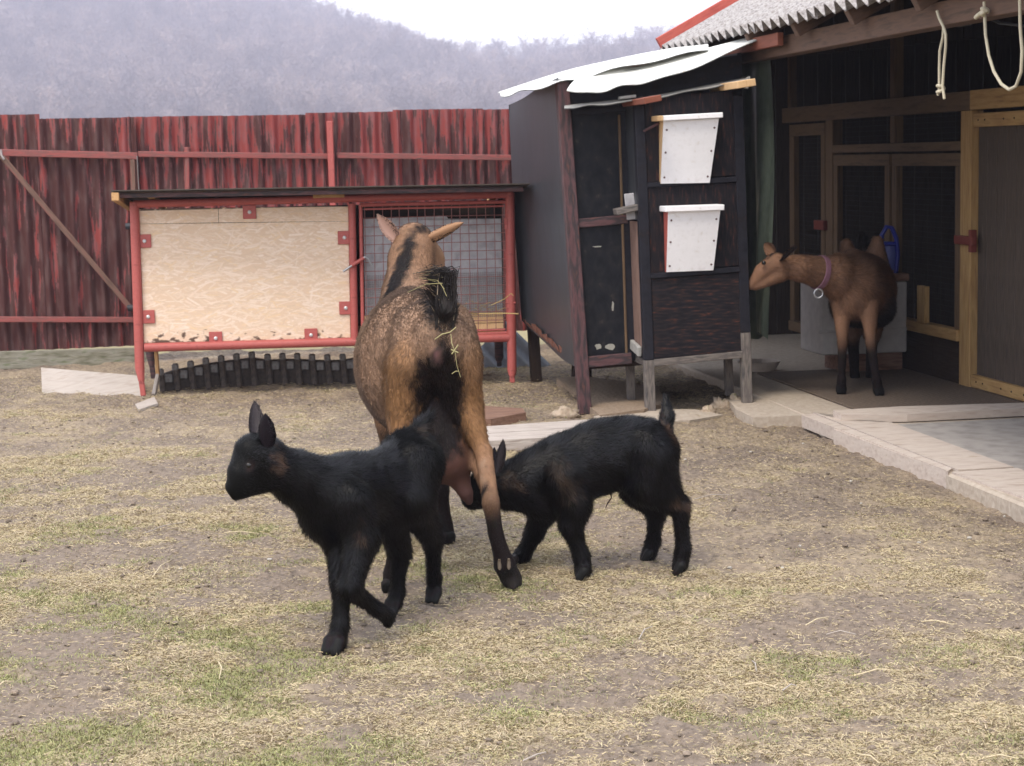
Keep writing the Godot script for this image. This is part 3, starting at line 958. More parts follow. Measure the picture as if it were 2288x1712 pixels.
func hutch() -> void:
	var h := thing("rabbit_hutch", "red tubular rabbit hutch with flake board front and wire mesh door", "hutch", H(1.04, 0, 0.3))
	var legs := [[Vector2(-0.0056, 1.1015), Vector2(-0.0176, 0.1687), Vector2(-0.0045, 0.0055)], [Vector2(2.0970, 1.1028), Vector2(2.0866, 0.0860), Vector2(2.0872, -0.0052)]]
	for back in [0.0, 0.72]:
		for lg in legs:
			var a := H(lg[0].x, lg[0].y - back * 0.1, back)
			var b := H(lg[1].x, lg[1].y, back)
			var c := H(lg[2].x, 0.015 if back == 0.0 else 0.03, back)
			var m := MB.new()
			m.tube([a, b, b.lerp(c, 0.45)], [0.027, 0.027, 0.018], 12)
			m.cbox(MB.along(b.lerp(c, 0.35), c, Vector3.UP), Vector3(b.distance_to(c) * 0.68, 0.018, 0.03), 0.004)
			made(h, "leg", m, M.red_tube if back == 0.0 else M.bar_brown)
	tube(h, "top_rail", [H(-0.0088, 1.0888), H(2.0954, 1.0924)], [0.022], M.red_tube, 12)
	tube(h, "bottom_rail", [H(0.0133, 0.2854), H(2.0854, 0.2759)], [0.025], M.red_tube, 12)
	tube(h, "bottom_rail", [H(0.0133, 0.2854, 0.72), H(2.0854, 0.2759, 0.72)], [0.025], M.red_tube, 12)
	tube(h, "side_rail", [H(2.0854, 0.2759), H(2.0854, 0.2759, 0.72)], [0.022], M.red_tube, 12)
	tube(h, "side_rail", [H(2.0981, 1.0923), H(2.0981, 1.0923 - 0.07, 0.72)], [0.022], M.red_tube, 12)
	tube(h, "divider", [H(1.1998, 1.0618), H(1.1904, 0.2810)], [0.0215], M.red_tube, 12)
	# front boards
	var bz := 0.012
	var q := func(a: Array) -> Array:
		var out := []
		for p in a:
			out.append(H(p.x, p.y, bz))
		return out
	var uv := func(a: Array) -> Array:
		var out := []
		for p in a:
			out.append(Vector2((p.x - 0.03) / 1.17, (1.05 - p.y) / 0.78))
		return out
	for bd in [[Vector2(0.0191, 1.0599), Vector2(0.4537, 1.0568), Vector2(0.4517, 0.9743), Vector2(0.0192, 0.9776)], [Vector2(0.4563, 1.0568), Vector2(1.1785, 1.0455), Vector2(1.1771, 0.9636), Vector2(0.4542, 0.9742)], [Vector2(0.0191, 0.9761), Vector2(1.1771, 0.9623), Vector2(1.1674, 0.3003), Vector2(0.0119, 0.3116)]]:
		plate(h, "flake_board", q.call(bd), 0.012, M.flake_board, HN, uv.call(bd))
	for tb in [Vector2(0.6271, 1.0280), Vector2(0.0403, 0.8818), Vector2(0.0416, 0.4580), Vector2(1.1520, 0.8717), Vector2(1.1469, 0.4737), Vector2(0.4111, 0.3248), Vector2(0.9459, 0.3259)]:
		var t := Node3D.new()
		t.name = numbered("clamp_plate", h)
		h.add_child(t)
		t.position = H(tb.x, tb.y) - h.position
		var cc := H(tb.x, tb.y, 0.004)
		beam(t, "plate", cc - HU * 0.037, cc + HU * 0.037, 0.008, 0.075, M.red_tube)
		var bm := MB.new()
		bm.lathe(cc + HN * 0.004, [Vector2(0.011, 0), Vector2(0.01, 0.006), Vector2(0.005, 0.009), Vector2(0, 0.009)], 10, HN)
		made(t, "bolt", bm, M.bolt)
	# wire door
	var d := Node3D.new()
	d.name = "wire_door"
	h.add_child(d)
	d.position = H(1.6, 0.3) - h.position
	var c0 := [Vector2(1.2490, 1.0528), Vector2(2.0786, 1.0509), Vector2(2.0726, 0.3030), Vector2(1.2383, 0.3006)]
	var c1 := [Vector2(1.2717, 1.0289), Vector2(2.0596, 1.0277), Vector2(2.0517, 0.3223), Vector2(1.2600, 0.3211)]
	for k in 4:
		tube(d, "frame_rod", [H(c0[k].x, c0[k].y, 0.0), H(c0[(k + 1) % 4].x, c0[(k + 1) % 4].y, 0.0)], [0.011], M.red_tube, 8)
	for k in [0, 2]:
		tube(d, "frame_rod", [H(c1[k].x, c1[k].y, -0.004), H(c1[(k + 1) % 4].x, c1[(k + 1) % 4].y, -0.004)], [0.006], M.red_tube, 6)
	var wires := MB.new()
	for k in 17:
		var f := (k + 0.5) / 17.0
		var a: Vector2 = c0[0].lerp(c0[1], f)
		var b: Vector2 = c0[3].lerp(c0[2], f)
		var jg := rng.randf_range(-0.003, 0.003)
		wires.tube([H(a.x + jg, a.y, 0.008), H(lerpf(a.x, b.x, 0.5) + rng.randf_range(-0.003, 0.003), (a.y + b.y) * 0.5, 0.008), H(b.x + jg, b.y, 0.008)], [0.0021], 5, false)
	for k in 15:
		var f := (k + 0.5) / 15.0
		var a: Vector2 = c0[0].lerp(c0[3], f)
		var b: Vector2 = c0[1].lerp(c0[2], f)
		wires.tube([H(a.x, a.y, 0.013), H(lerpf(a.x, b.x, 0.5), (a.y + b.y) * 0.5 + rng.randf_range(-0.003, 0.003), 0.013), H(b.x, b.y, 0.013)], [0.0021], 5, false)
	made(d, "wire_grid", wires, M.wire_red).set_meta("kind", "stuff")
	var fine := MB.new()
	for k in 66:
		var x := lerpf(c1[0].x, c1[1].x, (k + 0.5) / 66.0)
		fine.tube([H(x, 0.6547, 0.03), H(x + 0.003, 0.3933, 0.03)], [0.0011], 4, false)
	for k in 22:
		var y := lerpf(0.6547, 0.3933, (k + 0.5) / 22.0)
		fine.tube([H(c1[0].x, y, 0.032), H(c1[1].x, y, 0.032)], [0.0011], 4, false)
	made(d, "fine_netting", fine, M.wire_grey).set_meta("kind", "stuff")
	for y in [0.9274, 0.4759]:
		tube(d, "hinge", [H(c0[1].x - 0.005, y - 0.03, -0.01), H(c0[1].x - 0.005, y + 0.03, -0.01)], [0.014], M.red_tube, 8)
		tube(d, "hinge", [H(c0[1].x - 0.02, y, -0.018), H(c0[1].x + 0.035, y, -0.018)], [0.007], M.red_tube, 8)
	var hd := Node3D.new()
	hd.name = "bent_handle"
	h.add_child(hd)
	hd.position = H(1.2020, 0.7228, -0.03) - h.position
	tube(hd, "rod", [H(1.1380, 0.6827, -0.035), H(1.1807, 0.7103, -0.035), H(1.2632, 0.7603, -0.035), H(1.2813, 0.7520, -0.035), H(1.3010, 0.7121, -0.035)], [0.0065], M.steel, 8)
	tube(hd, "sleeve", [H(1.1887, 0.7153, -0.035), H(1.2579, 0.7565, -0.035)], [0.011], M.red_tube, 8)
	# box behind the front
	var yb := 0.2774
	var yt := 1.0782
	plate(h, "floor_board", [H(0.03, yb + 0.04, 0.03), H(2.03, yb + 0.045, 0.03), H(2.03, yb + 0.03, 0.70), H(0.03, yb + 0.03, 0.70)], 0.018, M.batten, Vector3.UP)
	plate(h, "back_wall", [H(0.02, yb, 0.70), H(2.05, yb, 0.70), H(2.05, yt - 0.04, 0.70), H(0.02, yt - 0.04, 0.70)], 0.015, M.dark_timber, HN)
	plate(h, "end_wall", [H(0.0, yb, 0.03), H(0.0, yb, 0.7), H(0.0, yt - 0.06, 0.7), H(0.0, yt, 0.03)], 0.012, M.dark_timber, -HU)
	plate(h, "end_wall", [H(2.06, yb + 0.03, 0.04), H(2.06, yb + 0.03, 0.7), H(2.06, yt - 0.06, 0.7), H(2.06, yt, 0.04)], 0.012, M.dark_timber, HU)
	plate(h, "partition", [H(1.2, yb, 0.03), H(1.2, yb, 0.7), H(1.2, yt - 0.06, 0.7), H(1.2, yt, 0.03)], 0.012, M.dark_timber, HU)
	plate(h, "grey_lining", [H(1.2647, 0.9718, 0.06), H(1.7363, 0.9755, 0.06), H(1.7515, 0.9542, 0.06), H(2.0553, 0.9544, 0.06), H(2.0503, 0.3809, 0.06), H(1.2574, 0.4057, 0.06)], 0.008, M.back_sheet, HN)
	for k in 2:
		plate(h, "front_strip", [H(1.2474, 0.4218 - k * 0.062, 0.05), H(2.0565, 0.4179 - k * 0.062, 0.05), H(2.0565, 0.4179 - 0.058 - k * 0.062, 0.05), H(1.2474, 0.4218 - 0.058 - k * 0.062, 0.05)], 0.02, M.pine_side, HN)
	# roof of thin sheet on battens
	var r0 := Vector3(-2.1462, 1.1718, -10.0800)
	var r1 := Vector3(0.1232, 1.1576, -10.2200)
	var back := -HN * 1.0 - Vector3(0, 0.085, 0)
	plate(h, "roof_sheet", [r0, r1, r1 + back, r0 + back], 0.006, M.roof_felt, Vector3.UP)
	beam(h, "roof_beam", r0 + HU * 0.03 - HN * 0.07 + Vector3(0, -0.032, 0), r1 - HU * 0.03 - HN * 0.07 + Vector3(0, -0.032, 0), 0.04, 0.026, M.bar_brown)
	beam(h, "batten", r0 + HU * 0.02 + Vector3(0, -0.035, 0), r0 + HU * 0.02 + back * 0.95 + Vector3(0, -0.035, 0), 0.04, 0.045, M.batten)
	for x in [0.0914, 2.0616]:
		beam(h, "batten", H(x, yt + 0.055, -0.03), H(x, yt - 0.03, 0.8), 0.04, 0.03, M.batten)
	beam(h, "batten", H(0.9834, 1.1060 + 0.005, -0.02), H(1.1597, 1.1069 + 0.005, -0.02), 0.05, 0.026, M.batten)
	# hay poking out of the door
	var hay := MB.new()
	for k in 46:
		var p := H(rng.randf_range(1.5, 2.02), 0.4206 + rng.randf_range(-0.01, 0.02), rng.randf_range(0.02, 0.09))
		var e := p + HU * rng.randfn() * 0.09 + Vector3(0, rng.randf_range(-0.01, 0.08), 0) + HN * rng.randf_range(-0.02, 0.05)
		hay.tube([p, p.lerp(e, 0.5) + Vector3(0, 0.008, 0), e], [0.0016], 4, false)
	hay.tube([Vector3(-0.1782, 0.4221, -10.5000), Vector3(-0.0333, 0.4241, -10.4700), Vector3(0.0451, 0.4256, -10.4000)], [0.003], 5)
	hay.tube([Vector3(-0.1113, 0.4681, -10.5000), Vector3(-0.0315, 0.5056, -10.4700), Vector3(0.0059, 0.5414, -10.4000), Vector3(0.0186, 0.5280, -10.4000)], [0.0022], 5)
	var hy := made(self, "hay", hay, M.hay)
	tag(hy, "wisps of hay lying inside the wire door of the hutch", "hay")
	hy.set_meta("kind", "stuff")

	# rubber track standing on edge under the hutch
	var tr := thing("rubber_track", "ribbed rubber track belt lying on edge beneath the hutch", "track", H(0.8, 0, 0.25))
	var tops := [Vector3(-2.0252, 0.1259, -10.6200), Vector3(-1.9458, 0.1493, -10.6600), Vector3(-1.8637, 0.1592, -10.7000), Vector3(-1.7792, 0.1730, -10.7300), Vector3(-1.6944, 0.1815, -10.7600), Vector3(-1.6078, 0.1883, -10.7800), Vector3(-1.5208, 0.1952, -10.8000), Vector3(-1.4291, 0.1795, -10.8000), Vector3(-1.3421, 0.1830, -10.8000), Vector3(-1.2553, 0.1811, -10.8000), Vector3(-1.1687, 0.1737, -10.8000), Vector3(-1.0793, 0.1690, -10.8000), Vector3(-0.9897, 0.1698, -10.8000), Vector3(-0.9050, 0.1843, -10.8000), Vector3(-0.8157, 0.1768, -10.8000), Vector3(-0.7236, 0.1693, -10.8000), Vector3(-0.6315, 0.1618, -10.8000), Vector3(-0.5421, 0.1544, -10.8000), Vector3(-0.4527, 0.1470, -10.8000), Vector3(-0.3660, 0.1396, -10.8000)]
	var belt := MB.new()
	for k in tops.size() - 1:
		var a: Vector3 = tops[k] - Vector3(0, 0.03, 0)
		var b: Vector3 = tops[k + 1] - Vector3(0, 0.03, 0)
		belt.plate([a, b, Vector3(b.x, 0.0, b.z - 0.02), Vector3(a.x, 0.0, a.z - 0.02)], 0.025, HN)
	made(tr, "belt", belt, M.rubber)
	for k in tops.size():
		var a: Vector3 = tops[k]
		var lug := beam(tr, "lug", a + HN * 0.018, Vector3(a.x + 0.012, 0.0, a.z) + HN * 0.022, 0.04, 0.034, M.rubber, HU, 0.008)
		beam(lug, "worn_end", a + Vector3(-0.001, 0.012, 0) + HN * 0.02, a + Vector3(0.001, -0.03, 0) + HN * 0.021, 0.045, 0.038, M.lug_rubber, HU, 0.008)
	for k in tops.size() - 1:
		var a: Vector3 = tops[k].lerp(tops[k + 1], 0.5) - Vector3(0, 0.06, 0)
		beam(tr, "guide_block", a - HU * 0.024 + HN * 0.012, a + HU * 0.024 + HN * 0.012, 0.022, 0.05, M.lug_rubber, Vector3.UP, 0.006)
	var zs := thing("zinc_sheets", "grey ribbed metal sheets leaning behind the hutch's right leg", "metal sheet", Vector3(-0.0152, 0.0063, -11.4000))
	var zc := MB.new()
	var zu := (HU * 0.72 + Vector3(0, 0.70, 0)).normalized()
	var zv := (HU * 0.70 - Vector3(0, 0.72, 0) + HN * 0.25).normalized()
	zc.sheet(Vector3(-0.2448, 0.0786, -11.5000), zu * 0.30, zv * 0.42, 0.075, 0.012, 0.003)
	made(zs, "ribbed_sheet", zc, M.zinc)
	var st := thing("wooden_stake", "thin pale stake standing at the left end of the track", "stake", Vector3(-2.0485, -0.0063, -10.5000))
	beam(st, "stake", Vector3(-2.0326, 0.2622, -10.5500), Vector3(-2.0292, 0.1020, -10.5500), 0.02, 0.026, M.batten, Vector3.BACK)
	beam(st, "foot", Vector3(-2.0292, 0.1020, -10.5500), Vector3(-2.0389, -0.0027, -10.4500), 0.02, 0.045, M.pale_board, Vector3.BACK)


func henhouse() -> void:
	var h := thing("henhouse", "tall black henhouse with tapering grey side, between hutch and cabinet", "henhouse", Vector3(0.4561, -0.0728, -9.9000))
	# the left side leans inwards towards its foot
	var zf := -0.672
	var top0 := S(-1.048, 1.69, zf)
	var top1 := S(-1.048, 1.60, zf - 1.48)
	var bot0 := S(-0.968, 0.235, zf)
	var bot1 := S(-1.0, 0.36, zf - 1.42)
	var mid0 := S(-1.008, 0.95, zf)
	var mid1 := S(-1.03, 0.95, zf - 1.46)
	var side := MB.new()
	var rows := 14
	var colsn := 10
	for j in rows + 1:
		for k in colsn + 1:
			var t := float(j) / rows
			var s := float(k) / colsn
			var a := top0.lerp(mid0, t * 2.0) if t < 0.5 else mid0.lerp(bot0, t * 2.0 - 1.0)
			var b := top1.lerp(mid1, t * 2.0) if t < 0.5 else mid1.lerp(bot1, t * 2.0 - 1.0)
			var p := a.lerp(b, s) + Vector3(0, -0.12 * sin(s * PI) * smoothstep(0.6, 1.0, t) * 0.3, 0) - UX * 0.012 * sin(s * PI * 2.0 + t)
			side.vert(p, -UX)
	for j in rows:
		for k in colsn:
			var a := j * (colsn + 1) + k
			side.i.append_array(PackedInt32Array([a, a + 1, a + colsn + 1, a + 1, a + colsn + 2, a + colsn + 1]))
	smooth(side)
	if side.n[0].dot(-UX) < 0.0:
		for j in range(0, side.i.size(), 3):
			var q := side.i[j]
			side.i[j] = side.i[j + 1]
			side.i[j + 1] = q
		smooth(side)
	made(h, "metal_side", side, M.hull_metal)
	for k in 9:   # rust along the torn lower edge
		var s := 0.12 + k * 0.1
		var p := bot0.lerp(bot1, s) + Vector3(0, -0.005, 0) - UX * 0.006
		var e := bot0.lerp(bot1, s + 0.085) - UX * 0.006
		plate(h, "rust_flake", [p, e, e + Vector3(0, rng.randf_range(0.01, 0.04), 0) - UX * 0.004, p + Vector3(0, rng.randf_range(0.01, 0.05), 0) - UX * 0.004], 0.003, M.rust_patch, -UX)
	beam(h, "edge_strip", S(-1.052, 1.67, zf + 0.004), S(-0.975, 0.24, zf + 0.004), 0.012, 0.012, M.verge_red, UZ)
	# inner box
	plate(h, "back_wall", [top1, S(-0.1, 1.8, zf - 1.46), S(-0.1, 0.3, zf - 1.42), bot1], 0.02, M.black_paint, -UZ)
	plate(h, "right_wall", [S(-0.1, 1.8, zf - 0.02), S(-0.1, 1.8, zf - 1.46), S(-0.1, 0.25, zf - 1.42), S(-0.1, 0.25, zf - 0.02)], 0.02, M.black_paint, UX)
	plate(h, "floor", [S(-0.96, 0.25, zf - 0.02), S(-0.1, 0.28, zf - 0.02), S(-0.1, 0.3, zf - 1.4), S(-0.80, 0.33, zf - 1.4)], 0.03, M.dark_timber, Vector3.UP)
	# front: leaning corner post, door of two panels, bars
	beam(h, "corner_post", S(-1.034, 1.67, zf + 0.01), S(-0.945, 0.0, zf + 0.01), 0.06, 0.062, M.bar_brown, UX)
	beam(h, "corner_post", S(-0.72, 1.60, zf - 0.02), S(-0.70, 0.26, zf - 0.02), 0.05, 0.05, M.black_paint, UX)
	plate(h, "upper_panel", [S(-1.0, 1.50, zf), S(-0.70, 1.52, zf), S(-0.70, 1.0, zf), S(-0.985, 0.985, zf)], 0.02, M.black_door, UZ)
	plate(h, "lower_panel", [S(-0.985, 0.94, zf), S(-0.70, 0.955, zf), S(-0.70, 0.29, zf), S(-0.955, 0.28, zf)], 0.02, M.black_door, UZ)
	plate(h, "head_panel", [S(-1.045, 1.68, zf - 0.01), S(-0.1, 1.79, zf - 0.01), S(-0.1, 1.54, zf - 0.01), S(-1.03, 1.505, zf - 0.01)], 0.02, M.black_paint, UZ)
	plate(h, "front_wall", [S(-0.70, 1.56, zf - 0.03), S(-0.1, 1.56, zf - 0.03), S(-0.1, 0.26, zf - 0.03), S(-0.70, 0.26, zf - 0.03)], 0.02, M.black_paint, UZ)
	beam(h, "bar", S(-1.0, 0.962, zf + 0.012), S(-0.71, 0.98, zf + 0.012), 0.02, 0.045, M.bar_brown)
	beam(h, "bar", S(-0.95, 0.262, zf + 0.012), S(-0.70, 0.275, zf + 0.012), 0.03, 0.055, M.bar_brown)
	beam(h, "bar", S(-0.99, 1.515, zf + 0.012), S(-0.70, 1.53, zf + 0.012), 0.02, 0.03, M.black_paint)
	beam(h, "door_stile", S(-0.745, 1.50, zf + 0.012), S(-0.725, 0.30, zf + 0.012), 0.015, 0.012, M.dull_wood, UX)
	for p in [[-0.80, 0.335, 0.035, 0.018], [-0.87, 0.34, 0.022, 0.022], [-0.79, 0.54, 0.008, 0.03], [-0.86, 0.845, 0.03, 0.004]]:
		var dm := MB.new()
		var pts := []
		for k in 9:
			var an := TAU * k / 9
			pts.append(S(p[0] + cos(an) * p[2] * rng.randf_range(0.5, 1.1), p[1] + sin(an) * p[3] * rng.randf_range(0.5, 1.1), zf + 0.004))
		dm.plate(pts, 0.004, UZ)
		made(h, "dropping", dm, M.dropping)
	beam(h, "leg", S(-0.66, 0.25, zf - 1.3), S(-0.66, 0.0, zf - 1.3), 0.06, 0.06, M.dark_timber, UX)
	beam(h, "leg", S(-0.72, 0.34, zf - 1.2), S(-0.74, 0.0, zf - 1.2), 0.05, 0.05, M.dark_timber, UX)
	beam(h, "leg", S(-0.95, 0.45, zf - 1.42), S(-0.93, 0.0, zf - 1.42), 0.06, 0.06, M.dark_timber, UX)
	# two pale bent roof sheets
	bent(h, "roof_sheet", [Vector3(-0.0486, 1.6742, -10.8136), Vector3(0.0960, 1.7156, -10.7368), Vector3(0.3394, 1.7835, -10.6767), Vector3(0.5476, 1.8250, -10.6107), Vector3(0.8056, 1.8704, -10.5531), Vector3(1.1395, 1.9194, -10.5084)], [Vector3(-0.0232, 1.6178, -9.1950), Vector3(0.0820, 1.6386, -9.2129), Vector3(0.2473, 1.6744, -9.2410), Vector3(0.4330, 1.7155, -9.2928), Vector3(0.7142, 1.7786, -9.3609), Vector3(1.0183, 1.8308, -9.3923)], M.white_sheet, 0.025)
	bent(h, "roof_sheet", [Vector3(0.3972, 1.7312, -9.4186), Vector3(0.5100, 1.7435, -9.4378), Vector3(0.6513, 1.7416, -9.4618), Vector3(0.7700, 1.7654, -9.4820), Vector3(0.9609, 1.8138, -9.5144), Vector3(1.3078, 1.8959, -9.5430)], [Vector3(0.2956, 1.6263, -9.0666), Vector3(0.4332, 1.6109, -9.0900), Vector3(0.5471, 1.6402, -9.1093), Vector3(0.6956, 1.6625, -9.1346), Vector3(0.9258, 1.7262, -9.1737), Vector3(1.2581, 1.8609, -9.2302)], M.white_sheet, 0.012)

	var c := thing("black_cabinet", "narrow black cabinet on dusty legs with two white boxes on its front", "cabinet", S(-0.4, 0, -0.65))
	var z0 := -0.50
	var z1 := -0.815
	var q := func(x: float, y: float, z: float) -> Vector3: return S(x + (0.95 - y) * 0.026, y, z)   # it leans a little
	for lg in [[-0.668, z0, 0.0], [-0.164, z0, 0.04]]:
		beam(c, "upright", q.call(lg[0], 1.58, lg[1]), q.call(lg[0], 0.28 if lg[0] < -0.3 else 0.40, lg[1]), 0.045, 0.05, M.black_paint, UX)
		beam(c, "leg", q.call(lg[0], 0.279 if lg[0] < -0.3 else 0.399, lg[1]), q.call(lg[0], lg[2], lg[1]), 0.045, 0.05, M.dusty_post, UX)
	beam(c, "leg", q.call(-0.69, 1.55, z1), q.call(-0.69, 0.01, z1), 0.04, 0.04, M.dusty_post, UX)
	beam(c, "leg", q.call(-0.164, 1.57, z1), q.call(-0.164, 0.04, z1), 0.04, 0.04, M.dusty_post, UX)
	var pan := func(nm: String, xa: float, xb: float, ya: float, yb: float, mat: Material) -> void:
		plate(c, nm, [q.call(xa, ya, z0 + 0.012), q.call(xb, ya + 0.015, z0 + 0.012), q.call(xb, yb + 0.025, z0 + 0.012), q.call(xa, yb, z0 + 0.012)], 0.02, mat, UZ)
	pan.call("front_panel", -0.64, -0.19, 1.585, 1.165, M.black_worn)
	pan.call("front_panel", -0.64, -0.19, 1.135, 0.715, M.black_worn)
	pan.call("front_panel", -0.64, -0.19, 0.685, 0.285, M.black_scuffed)
	for y in [1.15, 0.70]:
		beam(c, "rail", q.call(-0.645, y, z0 + 0.012), q.call(-0.185, y + 0.02, z0 + 0.012), 0.03, 0.026, M.black_paint)
	beam(c, "bottom_rail", q.call(-0.645, 0.265, z0 + 0.008), q.call(-0.185, 0.29, z0 + 0.008), 0.034, 0.034, M.dusty_post)
	beam(c, "bottom_rail", q.call(-0.668, 0.262, z0 - 0.03), q.call(-0.69, 0.275, z1 + 0.02), 0.03, 0.034, M.dusty_post)
	plate(c, "side_panel", [q.call(-0.692, 1.58, z0 - 0.02), q.call(-0.70, 1.56, z1 + 0.02), q.call(-0.70, 0.98, z1 + 0.02), q.call(-0.692, 0.98, z0 - 0.02)], 0.012, M.hull_metal, -UX)
	plate(c, "side_panel", [q.call(-0.692, 0.97, z0 - 0.02), q.call(-0.70, 0.97, z1 + 0.02), q.call(-0.70, 0.33, z1 + 0.02), q.call(-0.692, 0.31, z0 - 0.02)], 0.012, M.hardboard, -UX)
	plate(c, "side_panel", [q.call(-0.16, 1.6, z0 - 0.02), q.call(-0.16, 1.6, z1 + 0.02), q.call(-0.16, 0.3, z1 + 0.02), q.call(-0.16, 0.3, z0 - 0.02)], 0.012, M.black_paint, UX)
	plate(c, "floor", [q.call(-0.68, 0.285, z0), q.call(-0.17, 0.3, z0), q.call(-0.17, 0.3, z1), q.call(-0.68, 0.285, z1)], 0.015, M.dark_timber, Vector3.UP)
	plate(c, "back_panel", [q.call(-0.68, 1.55, z1 - 0.02), q.call(-0.17, 1.57, z1 - 0.02), q.call(-0.17, 0.3, z1 - 0.02), q.call(-0.68, 0.285, z1 - 0.02)], 0.012, M.black_paint, -UZ)
	beam(c, "catch", q.call(-0.72, 1.11, z0 - 0.06), q.call(-0.71, 0.98, z0 - 0.06), 0.012, 0.05, M.back_sheet, UX)
	beam(c, "perch_shelf", S(-0.80, 1.02, z0 - 0.04), S(-0.675, 1.045, z0 - 0.04), 0.09, 0.03, M.dusty_post)
	beam(c, "sill_block", q.call(-0.705, 0.32, z0 - 0.02), q.call(-0.712, 0.345, z0 - 0.16), 0.02, 0.05, M.slate_sheet)
	bent(c, "roof_sheet", [Vector3(0.2998, 1.5638, -9.6049), Vector3(0.4943, 1.5864, -9.6380), Vector3(0.7361, 1.6085, -9.6791), Vector3(1.0045, 1.6517, -9.7247), Vector3(1.2727, 1.6977, -9.7703)], [Vector3(0.2828, 1.5401, -9.0644), Vector3(0.4436, 1.5529, -9.0917), Vector3(0.6945, 1.5777, -9.1344), Vector3(0.9478, 1.6185, -9.1775), Vector3(1.2010, 1.6641, -9.2205)], M.slate_sheet, 0.012)
	beam(c, "roof_batten", Vector3(1.0706, 1.6218, -9.2186), Vector3(1.1591, 1.6340, -9.2337), 0.5, 0.035, M.pine_side)
	beam(c, "roof_batten", Vector3(0.6178, 1.5528, -9.1417), Vector3(0.7005, 1.5671, -9.1557), 0.5, 0.03, M.reddish_beam)
	beam(c, "roof_clip", Vector3(1.1977, 1.6691, -9.2301), Vector3(1.1856, 1.6107, -9.2280), 0.05, 0.006, M.slate_sheet, UX)
	beam(c, "roof_batten", Vector3(0.5556, 1.5781, -9.1919), Vector3(0.6363, 1.5858, -9.2056), 0.05, 0.015, M.slate_sheet)
	beam(c, "peg", Vector3(0.6724, 1.4131, -9.1712), Vector3(0.7513, 1.4521, -9.1846), 0.012, 0.012, M.bar_brown)

	# feed boxes on the cabinet front
	var fronts := [[Vector3(0.7684, 1.4594, -9.1165), Vector3(1.0425, 1.4679, -9.1631), Vector3(1.0007, 1.1543, -9.2220), Vector3(0.7565, 1.1557, -9.1804)], [Vector3(0.7861, 1.0181, -9.1195), Vector3(1.0456, 1.0179, -9.1637), Vector3(1.0155, 0.7204, -9.2245), Vector3(0.7790, 0.7188, -9.1843)]]
	for k in 2:
		var f: Array = fronts[k]
		var b := thing("feed_box", ["white feed box with bare pine side, upper one on the black cabinet", "white feed box with red side and white lid, lower one on the cabinet"][k], "feed box", f[3], "white feed boxes on the cabinet")
		plate(b, "front_panel", f, 0.012, M.white_panel, UZ)
		var sm: Material = M.pine_side if k == 0 else M.red_side
		for e in [[0, 3], [1, 2]]:
			var a: Vector3 = f[e[0]] - UZ * 0.008
			var d: Vector3 = f[e[1]] - UZ * 0.006
			plate(b, "side_panel", [a, d, d - UZ * 0.03, a - UZ * 0.10], 0.012, sm, UX * (-1.0 if e[0] == 0 else 1.0))
		var lm: Material = M.white_panel
		var l0: Vector3 = f[0] - UX * 0.02 + Vector3(0, 0.014, 0) - UZ * 0.045
		var l1: Vector3 = f[1] + UX * 0.015 + Vector3(0, 0.016, 0) - UZ * 0.045
		if k == 0:
			beam(b, "lid_end", l0 - UX * 0.018, l0 + UX * 0.012, 0.135, 0.026, M.pine_side)
			beam(b, "lid", l0 + UX * 0.013, l1, 0.135, 0.026, lm)
		else:
			beam(b, "lid", l0, l1, 0.135, 0.028, lm)
		beam(b, "hinge", l0.lerp(l1, 0.42) + Vector3(0, 0.026, 0) - UZ * 0.06, l0.lerp(l1, 0.54) + Vector3(0, 0.026, 0) - UZ * 0.06, 0.01, 0.03, M.slate_sheet if k == 0 else M.red_side)
		for sx in [0, 1]:
			for t in [0.14, 0.5, 0.9]:
				var p: Vector3 = f[0].lerp(f[3], t).lerp(f[1].lerp(f[2], t), 0.06 if sx == 0 else 0.94)
				var sc := MB.new()
				sc.lathe(p + UZ * 0.0005, [Vector2(0.0055, 0), Vector2(0.004, 0.003), Vector2(0, 0.003)], 8, UZ)
				made(b, "screw", sc, M.bar_brown)


func bent(parent: Node3D, called: String, back: Array, front: Array, mat: Material, lip: float) -> void:
	# thin sheet between two edges, smoothed along its length
	var m := MB.new()
	var nn := 28
	var depth := 5
	for side in 2:
		var b := m.v.size()
		for j in depth + 1:
			for k in nn + 1:
				var f := float(k) / nn * (back.size() - 1)
				var a := mini(int(f), back.size() - 2)
				var p: Vector3 = back[a].lerp(back[a + 1], f - a)
				var q: Vector3 = front[a].lerp(front[a + 1], f - a)
				if a > 0 and a < back.size() - 2:
					p = back[a].cubic_interpolate(back[a + 1], back[a - 1], back[a + 2], f - a)
					q = front[a].cubic_interpolate(front[a + 1], front[a - 1], front[a + 2], f - a)
				var o := p.lerp(q, float(j) / depth)
				if j == depth:
					o.y -= lip * (0.7 + 0.3 * sin(k * 0.9))
				m.vert(o - Vector3(0, 0.004 * side, 0), Vector3.UP)
		for j in depth:
			for k in nn:
				var a := b + j * (nn + 1) + k
				if side == 0:
					m.i.append_array(PackedInt32Array([a, a + 1, a + nn + 1, a + 1, a + nn + 2, a + nn + 1]))
				else:
					m.i.append_array(PackedInt32Array([a, a + nn + 1, a + 1, a + 1, a + nn + 1, a + nn + 2]))
	smooth(m)
	made(parent, called, m, mat)


func lying(called: String, label: String, category: String, pts: Array, thick: float, mat: Material, group := "") -> void:
	var mid := Vector3.ZERO
	for p in pts:
		mid += p / pts.size()
	var m := MB.new()
	m.plate(pts, thick, Vector3.UP)
	var o := made(self, called, m, mat)
	tag(o, label, category, group)


